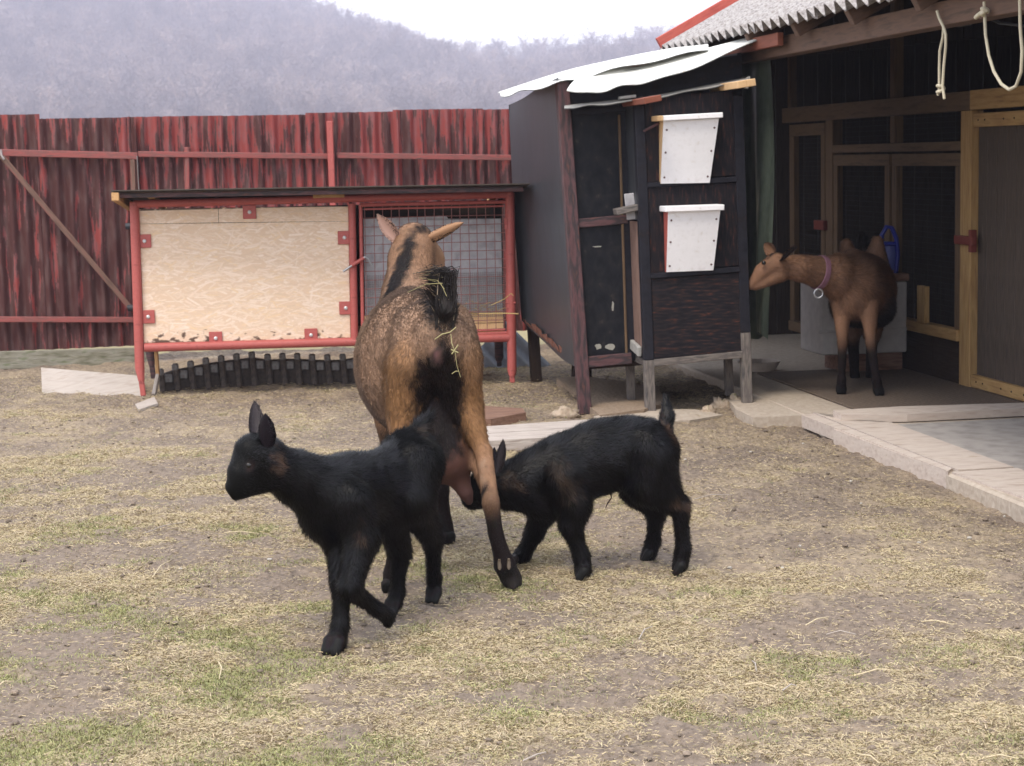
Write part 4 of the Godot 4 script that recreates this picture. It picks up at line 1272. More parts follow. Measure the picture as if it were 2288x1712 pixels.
func yard_things() -> void:
	var w := thing("leaning_board", "pale bare board lying on edge beside the hutch's left leg", "board", Vector3(-2.4196, 0.0026, -10.6000))
	plate(w, "board", [Vector3(-2.7724, 0.1325, -10.8500), Vector3(-2.1308, 0.0960, -10.6200), Vector3(-2.0995, -0.0040, -10.4500), Vector3(-2.7256, 0.0017, -10.6600)], 0.022, M.pale_board, HN)
	lying("tile_shard", "small pale shard lying under the hutch's left leg", "shard", [Vector3(-2.0418, 0.0200, -9.9415), Vector3(-1.9733, 0.0350, -10.1265), Vector3(-1.9073, 0.0300, -9.8818), Vector3(-1.9859, 0.0150, -9.7465)], 0.014, M.pale_board)
	lying("brown_plank", "short brown plank lying in front of the hutch's right leg", "plank", [Vector3(-0.3486, 0.0300, -9.3874), Vector3(-0.1726, 0.0300, -9.5008), Vector3(0.0485, 0.0450, -9.2470), Vector3(0.0656, 0.0450, -9.0905), Vector3(-0.1074, 0.0400, -8.9238), Vector3(-0.3315, 0.0350, -8.8822)], 0.045, M.brown_plank)
	var pl := thing("grey_planks", "weathered grey planks lying on the ground behind the suckling kid", "planks", Vector3(0.0926, 0.0000, -8.7792))
	for k in 2:
		var t0 := k * 0.52
		var t1 := 0.49 + k * 0.51
		var a := Vector3(-0.3199, 0.0500, -8.5473)
		var b := Vector3(0.4264, 0.0500, -8.7851)
		var c := Vector3(0.4231, 0.0500, -8.3052)
		var d := Vector3(-0.3047, 0.0500, -8.0950)
		plate(pl, "plank", [a.lerp(d, t0), b.lerp(c, t0), b.lerp(c, t1), a.lerp(d, t1)], 0.05, M.grey_plank, Vector3.UP)
	lying("earthy_slab", "earth covered concrete slab under the henhouse, between its front legs", "slab", [Vector3(0.2537, 0.0500, -10.4717), Vector3(0.4144, 0.0500, -10.5316), Vector3(0.7880, 0.0500, -9.9676), Vector3(0.7904, 0.0400, -9.4097), Vector3(0.6573, 0.0400, -9.1498), Vector3(0.4300, 0.0300, -9.0404), Vector3(0.3693, 0.0450, -9.4426), Vector3(0.3490, 0.0500, -9.9848)], 0.08, M.dirt_slab)
	lying("pale_paving_slab", "pale broken paving slab beneath the cabinet's left legs", "slab", [Vector3(0.4006, 0.0250, -9.0479), Vector3(0.6234, 0.0300, -9.2288), Vector3(0.9170, 0.0200, -9.2544), Vector3(1.0442, 0.0100, -9.1026), Vector3(0.8623, 0.0100, -8.9352), Vector3(0.4044, 0.0150, -8.8919)], 0.06, M.concrete)
	var rocks := [[1222, 900, 0.085, 0.05, "mossy wedge shaped stone beside the henhouse's front leg"], [1560, 880, 0.07, 0.06, "grey rubble stone under the cabinet, left of the concrete block"], [1530, 893, 0.045, 0.04, "smaller rubble stone in front of the one under the cabinet"], [1590, 866, 0.06, 0.07, "yellowish stone against the concrete block"]]
	var at := [Vector3(0.2655, 0.0000, -9.1977), Vector3(1.0750, 0.0000, -9.4108), Vector3(0.9812, 0.0000, -9.2014), Vector3(1.1491, 0.0000, -9.4341)]
	for k in rocks.size():
		var o := rock(at[k] + Vector3(0, 0.01, 0), rocks[k][2], rocks[k][3], k)
		tag(o, rocks[k][4], "stone", "stones near the henhouse")
	# scraps on the ground
	var chips := [Vector3(-0.8101, 0.0000, -5.9857), Vector3(0.6718, 0.0000, -5.7134), Vector3(1.0346, 0.0000, -7.9751), Vector3(0.9404, 0.0000, -6.0130), Vector3(1.5191, 0.0000, -6.0857), Vector3(1.7291, 0.0000, -6.4312), Vector3(1.3270, 0.0000, -7.1960), Vector3(0.7316, 0.0000, -7.8049), Vector3(-1.0839, 0.0000, -5.8682), Vector3(1.2944, 0.0000, -8.1743), Vector3(0.8346, 0.0000, -5.6905), Vector3(1.3363, 0.0000, -6.0228), Vector3(1.2789, 0.0000, -6.7307), Vector3(1.3385, 0.0000, -5.2172)]
	var seen := ["round pale chip in the grass left of the black kid", "grey chip on the ground right of the suckling kid's hind feet"]
	for k in chips.size():
		var o := rock(chips[k] + Vector3(0, 0.004, 0), [0.016, 0.009][mini(k, 1)] * rng.randf_range(0.6, 1.1), 0.005, 20 + k, M.white_chip)
		o.name = numbered("pale_chip", self)
		tag(o, seen[k] if k < 2 else "small pale chip lying on the bare earth of the yard", "chip", "pale chips scattered over the yard")
	var sticks := [Vector3(-1.3116, 0.0000, -6.4224), Vector3(-1.1951, 0.0000, -6.5995), Vector3(-1.0234, 0.0000, -6.4072), Vector3(-0.8951, 0.0000, -6.3614), Vector3(-1.3069, 0.0000, -4.5002), Vector3(-1.2740, 0.0000, -4.5506), Vector3(0.6346, 0.0000, -4.3360), Vector3(0.6719, 0.0000, -4.3604), Vector3(1.1081, 0.0000, -4.9610), Vector3(1.1835, 0.0000, -4.9044), Vector3(1.2386, 0.0000, -4.5926), Vector3(1.2865, 0.0000, -4.5114), Vector3(0.5970, 0.0000, -4.6011), Vector3(0.5935, 0.0000, -4.4954), Vector3(0.8284, 0.0000, -4.4481), Vector3(0.9308, 0.0000, -4.4729), Vector3(0.9904, 0.0000, -3.8100), Vector3(1.0524, 0.0000, -3.7847), Vector3(0.8281, 0.0000, -4.8470), Vector3(0.9050, 0.0000, -4.8261), Vector3(0.5522, 0.0000, -4.3893), Vector3(0.6247, 0.0000, -4.3445), Vector3(0.7885, 0.0000, -4.9487), Vector3(0.8639, 0.0000, -5.0183), Vector3(0.3246, 0.0000, -4.8418), Vector3(0.3710, 0.0000, -4.9598), Vector3(-0.4943, 0.0000, -5.7895), Vector3(-0.4337, 0.0000, -5.9898), Vector3(0.7226, 0.0000, -3.8527), Vector3(0.7568, 0.0000, -3.7747), Vector3(0.0058, 0.0000, -3.8552), Vector3(0.0565, 0.0000, -3.8981), Vector3(-0.7798, 0.0000, -4.7035), Vector3(-0.7519, 0.0000, -4.5306), Vector3(-1.1460, 0.0000, -5.7226), Vector3(-1.1294, 0.0000, -5.9550), Vector3(0.6751, 0.0000, -6.8488), Vector3(0.8202, 0.0000, -6.8979)]
	for k in range(0, sticks.size(), 2):
		var a: Vector3 = sticks[k] + Vector3(0, 0.012, 0)
		var b: Vector3 = sticks[k + 1] + Vector3(0, 0.016, 0)
		var md := a.lerp(b, 0.5) + Vector3(rng.randf_range(-.01, .01), 0.008, rng.randf_range(-.01, .01))
		var m := MB.new()
		m.tube([a, md, b], [0.002, 0.0019, 0.0012], 5)
		var o := made(self, "straw_stalk", m, M.straw if k % 3 else M.pale_board)
		tag(o, "loose dry stalk lying across the trodden yard", "straw", "loose stalks on the ground")


func rock(at: Vector3, r: float, h: float, sd: int, mat: Material = null) -> MeshInstance3D:
	var f := noise(1.0, sd, 2)
	var m := MB.new()
	var seg := 16
	var rings := 9
	for j in rings + 1:
		for k in seg:
			var a := TAU * k / seg
			var b := PI * j / rings
			var d := Vector3(cos(a) * sin(b), cos(b), sin(a) * sin(b))
			var q := 0.8 + 0.5 * f.get_noise_3dv(d * 1.6)
			m.vert(at + Vector3(d.x * r * q, d.y * h * q, d.z * r * q * 0.8), d)
	for j in rings:
		for k in seg:
			var a := j * seg + k
			var b := j * seg + (k + 1) % seg
			m.i.append_array(PackedInt32Array([a, a + seg, b, b, a + seg, b + seg]))
	smooth(m)
	return made(self, "stone", m, mat if mat else M.stone)


func ropes() -> void:
	var r := thing("knotted_rope", "doubled pale rope with a knot hanging from the porch beam", "rope", Vector3(1.6444, 1.5090, -7.0929))
	var at := [Vector3(1.6392, 1.8151, -7.1236), Vector3(1.6430, 1.7858, -7.1014), Vector3(1.6497, 1.7519, -7.0619), Vector3(1.6491, 1.7145, -7.0656), Vector3(1.6440, 1.6648, -7.0952), Vector3(1.6435, 1.5958, -7.0985), Vector3(1.6436, 1.5265, -7.0975), Vector3(1.6415, 1.4992, -7.1102)]
	var at2 := [Vector3(1.6438, 1.7503, -7.0368), Vector3(1.6475, 1.7198, -7.0149), Vector3(1.6476, 1.6772, -7.0142), Vector3(1.6449, 1.6097, -7.0303), Vector3(1.6429, 1.5331, -7.0420), Vector3(1.6460, 1.4825, -7.0240)]
	tube(r, "strand", at, [0.0058], M.rope, 8)
	tube(r, "strand", at2, [0.0058], M.rope, 8)
	var kn := MB.new()
	var kc := Vector3(1.6429, 1.5221, -7.0717)
	var ring := []
	for k in 15:
		var a := k * 0.9
		ring.append(kc + Vector3(cos(a) * 0.012, sin(a * 0.5) * 0.012, sin(a) * 0.012))
	kn.tube(ring, [0.007], 8)
	made(r, "knot", kn, M.rope)
	var l := thing("rope_loop", "pale rope hanging in a wide loop at the photo's right edge", "rope", Vector3(1.7400, 1.5034, -6.5304))
	tube(l, "loop", [Vector3(1.7106, 1.8135, -6.7038), Vector3(1.7114, 1.7628, -6.6988), Vector3(1.7130, 1.6973, -6.6897), Vector3(1.7178, 1.6225, -6.6612), Vector3(1.7252, 1.5635, -6.6179), Vector3(1.7356, 1.5173, -6.5567), Vector3(1.7463, 1.4956, -6.4934), Vector3(1.7555, 1.5060, -6.4393), Vector3(1.7620, 1.5529, -6.4012), Vector3(1.7629, 1.6227, -6.3959), Vector3(1.7601, 1.7015, -6.4121), Vector3(1.7591, 1.7952, -6.4180)], [0.006], M.rope, 8)
	tube(l, "end", [Vector3(1.7059, 1.7819, -6.6716), Vector3(1.7007, 1.7747, -6.7024), Vector3(1.6954, 1.7674, -6.7335), Vector3(1.6927, 1.7621, -6.7491)], [0.0085], M.rope, 8)
	var lk := MB.new()
	var lc := Vector3(1.7083, 1.7766, -6.6872)
	var rg := []
	for k in 13:
		var a := k * 0.95
		rg.append(lc + Vector3(cos(a) * 0.011, sin(a * 0.4) * 0.012, sin(a) * 0.011))
	lk.tube(rg, [0.007], 8)
	made(l, "knot", lk, M.rope)
	var wr := thing("slack_wire", "dark slack wire sagging behind the two ropes", "wire", Vector3(1.7753, 1.7782, -7.2778))
	tube(wr, "wire", [Vector3(1.7451, 1.7951, -7.4552), Vector3(1.7679, 1.7708, -7.3211), Vector3(1.7862, 1.7699, -7.2133), Vector3(1.7969, 1.7860, -7.1505), Vector3(1.8075, 1.7916, -7.0885), Vector3(1.8315, 1.7535, -6.9471), Vector3(1.8767, 1.7207, -6.6810)], [0.006], M.dark_rubber, 6)


# ---- animals: tapered limbs joined into one skin (surface nets), then a coat of short hairs ----
# a bone is [from, to, radius, radius, colour, hair length, sideways squeeze]
func skin(bones: Array, lat: Vector3, cell: float, k: float) -> MB:
	var lo := Vector3(1e9, 1e9, 1e9)
	var hi := -lo
	for b in bones:
		var kb := clampf(k / maxf(b[2], b[3]), 55.0, 280.0)
		b.append(kb)
		var r: float = maxf(b[2], b[3]) * maxf(1.0, 1.0 / b[6]) + 3.6 / kb
		for p in [b[0], b[1]]:
			lo = lo.min(p - Vector3(r, r, r))
			hi = hi.max(p + Vector3(r, r, r))
	var nx := int((hi.x - lo.x) / cell) + 3
	var ny := int((hi.y - lo.y) / cell) + 3
	var nz := int((hi.z - lo.z) / cell) + 3
	var sy := nx
	var sz := nx * ny
	var F := PackedFloat32Array()
	F.resize(nx * ny * nz)
	for b in bones:
		var a: Vector3 = b[0]
		var ra: float = b[2]
		var dr: float = b[3] - b[2]
		var sq: float = b[6] - 1.0
		var ab: Vector3 = b[1] - a
		var kb: float = b[7]
		var margin := 3.6 / kb
		var rm: float = maxf(b[2], b[3]) * maxf(1.0, 1.0 / b[6]) + margin
		var l0: Vector3 = a.min(b[1]) - Vector3(rm, rm, rm) - lo
		var h0: Vector3 = a.max(b[1]) + Vector3(rm, rm, rm) - lo
		ab += lat * (ab.dot(lat) * sq)
		var il := 1.0 / maxf(ab.length_squared(), 1e-9)
		var x0 := maxi(0, int(l0.x / cell))
		var x1 := mini(nx - 1, int(h0.x / cell) + 1)
		for z in range(maxi(0, int(l0.z / cell)), mini(nz - 1, int(h0.z / cell) + 1) + 1):
			for y in range(maxi(0, int(l0.y / cell)), mini(ny - 1, int(h0.y / cell) + 1) + 1):
				var at := z * sz + y * sy
				var q0 := lo + Vector3(0, y * cell, z * cell) - a
				for x in range(x0, x1 + 1):
					var q := q0
					q.x += x * cell
					if sq != 0.0:
						q += lat * (q.dot(lat) * sq)
					var t := clampf(q.dot(ab) * il, 0.0, 1.0)
					var d := (q - ab * t).length() - ra - dr * t
					if d < margin:
						F[at + x] += exp(-kb * d)
	var m := MB.new()
	m.colored = true
	var ids := PackedInt32Array()
	ids.resize(F.size())
	ids.fill(-1)
	var off := [0, 1, sy, sy + 1, sz, sz + 1, sz + sy, sz + sy + 1]
	var edges := [[0, 1], [2, 3], [4, 5], [6, 7], [0, 2], [1, 3], [4, 6], [5, 7], [0, 4], [1, 5], [2, 6], [3, 7]]
	var cor := []
	for j in 8:
		cor.append(Vector3(j & 1, (j >> 1) & 1, (j >> 2) & 1))
	for z in nz - 1:
		for y in ny - 1:
			var at := z * sz + y * sy
			for x in nx - 1:
				var c := at + x
				var n := 0
				if F[c] > 1.0: n += 1
				if F[c + 1] > 1.0: n += 1
				if F[c + sy] > 1.0: n += 1
				if F[c + sy + 1] > 1.0: n += 1
				if F[c + sz] > 1.0: n += 1
				if F[c + sz + 1] > 1.0: n += 1
				if F[c + sz + sy] > 1.0: n += 1
				if F[c + sz + sy + 1] > 1.0: n += 1
				if n == 0 or n == 8:
					continue
				var sum := Vector3.ZERO
				var cnt := 0
				var g := []
				for j in 8:
					g.append(log(maxf(F[c + off[j]], 1e-4)))
				for e in edges:
					var u: float = g[e[0]]
					var w: float = g[e[1]]
					if (u > 0.0) != (w > 0.0):
						sum += cor[e[0]].lerp(cor[e[1]], u / (u - w))
						cnt += 1
				ids[c] = m.v.size()
				m.vert(lo + (Vector3(x, y, z) + sum / cnt) * cell, Vector3.UP)
	for z in range(1, nz - 1):
		for y in range(1, ny - 1):
			for x in range(1, nx - 1):
				var c := z * sz + y * sy + x
				if ids[c] < 0:
					continue
				var s := F[c] > 1.0
				for ax in 3:
					var st: int = [1, sy, sz][ax]
					if (F[c + st] > 1.0) == s:
						continue
					var o1: int = [sy, sz, 1][ax]
					var o2: int = [sz, 1, sy][ax]
					var q := [ids[c], ids[c - o1], ids[c - o1 - o2], ids[c - o2]]
					if s:
						m.i.append_array(PackedInt32Array([q[0], q[2], q[1], q[0], q[3], q[2]]))
					else:
						m.i.append_array(PackedInt32Array([q[0], q[1], q[2], q[0], q[2], q[3]]))
	smooth(m)
	return m


# colour and hair of each point of the skin from the bones near it, then coat patches [from, to, radius, colour, edge, hair]
func coat_of(m: MB, bones: Array, patches: Array, lat: Vector3, kc: float, sd: int) -> Array:
	var flow := PackedVector3Array()
	var lens := PackedFloat32Array()
	flow.resize(m.v.size())
	lens.resize(m.v.size())
	var f := noise(9.0, sd, 3)
	for j in m.v.size():
		var p := m.v[j]
		var cs := Color(0, 0, 0)
		var fs := Vector3.ZERO
		var ls := 0.0
		var ws := 1e-9
		for b in bones:
			var ab: Vector3 = b[1] - b[0]
			var q: Vector3 = p - b[0]
			var sq: float = b[6] - 1.0
			if sq != 0.0:
				q += lat * (q.dot(lat) * sq)
			var t := clampf(q.dot(ab) / maxf(ab.length_squared(), 1e-9), 0.0, 1.0)
			var d: float = (q - ab * t).length() - lerpf(b[2], b[3], t)
			if d > 0.09:
				continue
			var w := exp(-kc * d)
			ws += w
			cs += b[4] * w
			fs += ab.normalized() * w
			ls += b[5] * w
		var col := cs / ws
		var ln := ls / ws
		for q in patches:
			var ab: Vector3 = q[1] - q[0]
			var t := clampf((p - q[0]).dot(ab) / maxf(ab.length_squared(), 1e-9), 0.0, 1.0)
			var d: float = (p - q[0] - ab * t).length() - q[2]
			var w := clampf(0.5 - d / q[4] + f.get_noise_3dv(p * 3.0) * 0.8, 0.0, 1.0)
			col = col.lerp(q[3], w)
			if q.size() > 5:
				ln = lerpf(ln, q[5], w)
		col *= 1.0 + f.get_noise_3dv(p) * 0.14
		col.a = 1.0
		m.c[j] = col
		var dir := fs / ws + Vector3(0, -0.35, 0)
		flow[j] = (dir - m.n[j] * dir.dot(m.n[j])).normalized()
		lens[j] = ln
	return [flow, lens]


func hairs(m: MB, fl: Array, count: int, lift: float, wide: float, sd: int) -> MB:
	var r := RandomNumberGenerator.new()
	r.seed = sd
	var flow: PackedVector3Array = fl[0]
	var lens: PackedFloat32Array = fl[1]
	var acc := PackedFloat32Array()
	var sum := 0.0
	for j in range(0, m.i.size(), 3):
		var ar := (m.v[m.i[j + 1]] - m.v[m.i[j]]).cross(m.v[m.i[j + 2]] - m.v[m.i[j]]).length()
		if lens[m.i[j]] < 0.003:
			ar = 0.0
		sum += ar
		acc.append(sum)
	var h := MB.new()
	h.colored = true
	var tuft := noise(14.0, sd, 2)
	for k in count:
		var j := mini(acc.bsearch(r.randf() * sum), acc.size() - 1) * 3
		var a := m.i[j]
		var b := m.i[j + 1]
		var c := m.i[j + 2]
		var u := sqrt(r.randf())
		var w := r.randf()
		var p := m.v[a] * (1.0 - u) + m.v[b] * (u * (1.0 - w)) + m.v[c] * (u * w)
		var nn := m.n[a]
		var clump := tuft.get_noise_3dv(p)
		var d := flow[a]
		d = d.rotated(nn, r.randfn() * 0.22 + clump * 0.9)
		var ln := lens[a] * r.randf_range(0.55, 1.25)
		var tip := (d + nn * (lift * r.randf_range(0.4, 1.6))).normalized() * ln
		var side := d.cross(nn) * wide
		var streak := tuft.get_noise_3dv((p - flow[a] * (p.dot(flow[a]) * 0.86)) * 9.0) + 0.5 * clump
		var tone := clampf(1.0 + streak * 0.6, 0.5, 1.6) * r.randf_range(0.85, 1.2) if m.c[a].r > 0.03 else clampf(0.9 + streak * 1.8, 0.3, 2.4) * r.randf_range(0.7, 1.4)
		var col := Color(m.c[a].r * tone, m.c[a].g * tone, m.c[a].b * tone)
		h.col = col
		var n2 := (nn + d * 0.25 + side.normalized() * r.randf_range(-0.3, 0.3)).normalized()
		var o := p - nn * 0.0015
		var deep := nn * wide
		h.vert(o - side, n2)
		h.vert(o + side, n2)
		h.vert(o - deep * 1.2, n2)
		h.vert(o + tip, n2)
		var q := h.v.size() - 4
		if tip.cross(side).dot(nn) > 0.0:
			h.i.append_array(PackedInt32Array([q, q + 1, q + 3, q + 1, q + 2, q + 3, q + 2, q, q + 3]))
		else:
			h.i.append_array(PackedInt32Array([q, q + 3, q + 1, q + 1, q + 3, q + 2, q + 2, q + 3, q]))
	return h


# a cupped leaf of an ear
func ear(m: MB, base: Vector3, tip: Vector3, wide: Vector3, hollow: Vector3, outer: Color, inner: Color) -> void:
	var nu := 10
	var nv := 8
	var wn := wide.normalized()
	var hw := wide.length()
	for side in 2:
		var b := m.v.size()
		m.col = outer if side == 0 else inner
		for j in nu + 1:
			for k in nv + 1:
				var t := float(j) / nu
				var s := float(k) / nv * 2.0 - 1.0
				var prof := pow(sin(PI * (0.16 + 0.84 * t)), 0.75) * (1.0 if t < 0.99 else 0.15)
				var p := base.lerp(tip, t) + wn * (hw * prof * s) + hollow * (hw * (s * s - 0.6) * 0.8 * prof * (1.0 - 0.5 * t))
				p -= hollow * (0.003 if side == 0 else -0.001) * (1.0 - absf(s) * 0.6)
				m.vert(p, -hollow if side == 0 else hollow)
		var flip := (tip - base).cross(wn).dot(hollow) > 0.0
		if side == 0:
			flip = not flip
		for j in nu:
			for k in nv:
				var a := b + j * (nv + 1) + k
				if flip:
					m.i.append_array(PackedInt32Array([a, a + 1, a + nv + 1, a + 1, a + nv + 2, a + nv + 1]))
				else:
					m.i.append_array(PackedInt32Array([a, a + nv + 1, a + 1, a + 1, a + nv + 1, a + nv + 2]))


func join(m: MB, o: MB) -> void:
	var k := m.v.size()
	m.v.append_array(o.v); m.n.append_array(o.n); m.c.append_array(o.c); m.t.append_array(o.t)
	for j in o.i:
		m.i.append(j + k)


func animal(called: String, label: String, at: Vector3, bones: Array, patches: Array, lat: Vector3, cell: float, k: float, ears: Array, count: int, lift: float, wide: float, sd: int, rough: float) -> Node3D:
	var o := thing(called, label, "goat", at)
	var m := skin(bones, lat, cell, k)
	var fl := coat_of(m, bones, patches, lat, 95.0, sd)
	for e in ears:
		var em := MB.new()
		em.colored = true
		ear(em, e[0], e[1], e[2], e[3], e[4], e[5])
		smooth(em)
		for j in em.v.size():
			fl[0].append((e[1] - e[0]).normalized())
			fl[1].append(e[6])
		join(m, em)
	var h := hairs(m, fl, count, lift, wide, sd + 1)
	var fur := StandardMaterial3D.new()
	fur.resource_name = called + "_coat"
	fur.vertex_color_use_as_albedo = true
	fur.roughness = rough
	fur.metallic_specular = 0.2
	var hair := fur.duplicate()
	hair.metallic_specular = 0.36
	hair.roughness = rough - 0.1
	made(o, "body", m, fur)
	made(o, "hair", h, hair).set_meta("kind", "stuff")
	return o


func eye(o: Node3D, at: Vector3, r: float) -> void:
	var s := SphereMesh.new()
	s.radius = r
	s.height = r * 2.0
	s.radial_segments = 16
	s.rings = 8
	put(o, "eye", s, M.eye_black, Transform3D(Basis(), at))


func hoof(bones: Array, at: Vector3, fwd: Vector3, size: float, col: Color, floor_y: float) -> void:
	# two toes side by side
	var sd := fwd.cross(Vector3.UP).normalized()
	for s in [-1.0, 1.0]:
		var a: Vector3 = at + sd * size * 0.45 * s
		var b := Vector3(a.x, floor_y + size * 0.36, a.z) + fwd * size * 0.55
		bones.append([a + Vector3(0, size * 0.5, 0), b, size * 0.46, size * 0.40, col, 0.0, 1.0])


func goats() -> void:
	var K := Color(0.0055, 0.005, 0.0065)
	var KB := Color(0.05, 0.034, 0.026)
	var hoofc := Color(0.016, 0.014, 0.014)
	# the black kid walking to the left
	var L := Vector3(0.89, 0, 0.46)
	var fw := Vector3(-0.46, 0, 0.89)
	var b := [
		[Vector3(-0.7360, 0.4517, -4.8000), Vector3(-0.7157, 0.4924, -4.8050), 0.0190, 0.0300, K, .004, 1.0],
		[Vector3(-0.7393, 0.4617, -4.8000), Vector3(-0.7467, 0.4594, -4.8000), 0.0140, 0.0110, K, .0, 1.0],
		[Vector3(-0.7187, 0.4965, -4.8100), Vector3(-0.6895, 0.5346, -4.8300), 0.0320, 0.0440, K, .008, 1.0],
		[Vector3(-0.6891, 0.5444, -4.8300), Vector3(-0.6576, 0.5397, -4.8400), 0.0410, 0.0440, K, .010, 1.0],
		[Vector3(-0.7333, 0.4294, -4.8000), Vector3(-0.6617, 0.4621, -4.8300), 0.0095, 0.0260, K, .008, 1.0],
		[Vector3(-0.7100, 0.4692, -4.8100), Vector3(-0.6495, 0.4936, -4.8400), 0.0260, 0.0400, K, .012, 1.0],
		[Vector3(-0.6772, 0.5376, -4.8400), Vector3(-0.6500, 0.5155, -4.8500), 0.0420, 0.0440, K, .014, 1.0],
		[Vector3(-0.6501, 0.5106, -4.8500), Vector3(-0.5839, 0.4606, -4.9000), 0.0481, 0.0605, K, 0.020, 1.0],
		[Vector3(-0.5839, 0.4606, -4.9000), Vector3(-0.5160, 0.4122, -4.9500), 0.0600, 0.0783, K, 0.022, 1.0],
		[Vector3(-0.4963, 0.3990, -4.9500), Vector3(-0.4477, 0.3987, -5.0300), 0.0916, 0.0916, K, 0.020, 1.3],
		[Vector3(-0.5164, 0.3421, -4.9300), Vector3(-0.4784, 0.3294, -4.9900), 0.0529, 0.0577, K, 0.030, 1.0],
		[Vector3(-0.4477, 0.3987, -5.0300), Vector3(-0.3799, 0.3807, -5.1500), 0.0916, 0.0916, K, 0.020, 1.22],
		[Vector3(-0.3797, 0.3887, -5.1500), Vector3(-0.3069, 0.4171, -5.2700), 0.0878, 0.0802, K, 0.020, 1.2],
		[Vector3(-0.3068, 0.4225, -5.2700), Vector3(-0.2783, 0.4413, -5.3000), 0.0744, 0.0573, K, 0.022, 1.1],
		# planted right front leg
		[Vector3(-0.5029, 0.3641, -4.9800), Vector3(-0.4726, 0.2796, -4.9500), 0.0558, 0.0406, K, 0.024, 1.0],
		[Vector3(-0.4726, 0.2796, -4.9500), Vector3(-0.4663, 0.1823, -4.8700), 0.0406, 0.0314, K, 0.020, 1.0],
		[Vector3(-0.4663, 0.1823, -4.8700), Vector3(-0.4726, 0.0718, -4.8300), 0.0249, 0.0189, K, 0.016, 1.0],
		[Vector3(-0.4726, 0.0718, -4.8300), Vector3(-0.4826, 0.0254, -4.8150), 0.0206, 0.0266, K, 0.016, 1.0],
		# lifted left front leg
		[Vector3(-0.4347, 0.3904, -4.9000), Vector3(-0.4114, 0.2928, -4.8800), 0.0568, 0.0386, K, 0.022, 1.0],
		[Vector3(-0.4114, 0.2928, -4.8800), Vector3(-0.4405, 0.1816, -4.8000), 0.0406, 0.0294, K, 0.018, 1.0],
		[Vector3(-0.4430, 0.1792, -4.8000), Vector3(-0.3800, 0.1016, -4.8800), 0.0249, 0.0164, K, 0.016, 1.0],
		[Vector3(-0.3800, 0.1016, -4.8800), Vector3(-0.3517, 0.0693, -4.9300), 0.0180, 0.0180, K, 0.016, 1.0],
		[Vector3(-0.3517, 0.0693, -4.9300), Vector3(-0.3526, 0.0486, -4.9350), 0.0199, 0.0140, hoofc, 0.005, 1.0],
		# left hind leg reaching back
		[Vector3(-0.2706, 0.4408, -5.2200), Vector3(-0.2856, 0.3468, -5.1500), 0.0635, 0.0472, K, 0.022, 1.0],
		[Vector3(-0.2856, 0.3468, -5.1500), Vector3(-0.2424, 0.1994, -5.3100), 0.0507, 0.0274, K, 0.022, 1.0],
		[Vector3(-0.2424, 0.1994, -5.3100), Vector3(-0.2424, 0.0707, -5.3600), 0.0223, 0.0180, K, 0.016, 1.0],
		[Vector3(-0.2424, 0.0707, -5.3600), Vector3(-0.2437, 0.0276, -5.3650), 0.0180, 0.0215, K, 0.016, 1.0],
		# right hind leg under the belly
		[Vector3(-0.3193, 0.4150, -5.3000), Vector3(-0.3591, 0.3133, -5.1600), 0.0567, 0.0457, K, 0.020, 1.0],
		[Vector3(-0.3591, 0.3133, -5.1600), Vector3(-0.3336, 0.1753, -5.2400), 0.0467, 0.0294, K, 0.022, 1.0],
		[Vector3(-0.3336, 0.1753, -5.2400), Vector3(-0.3444, 0.0620, -5.2300), 0.0231, 0.0180, K, 0.016, 1.0],
		[Vector3(-0.3444, 0.0620, -5.2300), Vector3(-0.3530, 0.0293, -5.2250), 0.0197, 0.0215, K, 0.016, 1.0],
		[Vector3(-0.3015, 0.4570, -5.2900), Vector3(-0.2828, 0.4277, -5.2200), 0.0660, 0.0640, K, .022, 1.0],
		[Vector3(-0.2935, 0.4916, -5.3100), Vector3(-0.2719, 0.5289, -5.3300), 0.0141, 0.0132, K, .034, 1.0],
		[Vector3(-0.2719, 0.5289, -5.3300), Vector3(-0.2446, 0.5609, -5.3400), 0.0132, 0.0053, K, .036, 1.0],
	]
	hoof(b, Vector3(-0.4874, 0.0200, -4.7978), fw, .034, hoofc, 0.0)
	hoof(b, Vector3(-0.2433, 0.0200, -5.3501), fw, .027, hoofc, 0.0)
	hoof(b, Vector3(-0.3580, 0.0200, -5.2134), fw, .028, hoofc, 0.0)
	var pt := [
		[Vector3(-0.6122, 0.5749, -4.7900), Vector3(-0.6111, 0.5057, -4.8000), .012, Color(.10, .06, .042), .02],
		[Vector3(-0.6926, 0.5167, -4.7600), Vector3(-0.6808, 0.5103, -4.7600), .006, Color(.055, .032, .028), .02],
		[Vector3(-0.6915, 0.5186, -4.7700), Vector3(-0.6903, 0.5186, -4.7700), .013, Color(.03, .02, .018), .012, .002],
		[Vector3(-0.4131, 0.3614, -4.8200), Vector3(-0.4112, 0.3053, -4.8200), .008, Color(.06, .035, .022), .03],
		[Vector3(-0.2601, 0.5483, -5.2600), Vector3(-0.2706, 0.5082, -5.2600), .006, Color(.09, .055, .04), .02],
		[Vector3(-0.7294, 0.4404, -4.7600), Vector3(-0.6950, 0.4556, -4.7600), .0015, Color(.06, .05, .05), .006],
	]
	pt.append([Vector3(-0.2839, 0.5047, -5.2850), Vector3(-0.2594, 0.5438, -5.3000), .009, Color(.11, .075, .055), .016])
	var ek := Color(.012, .011, .013)
	var ei := Color(.05, .042, .045)
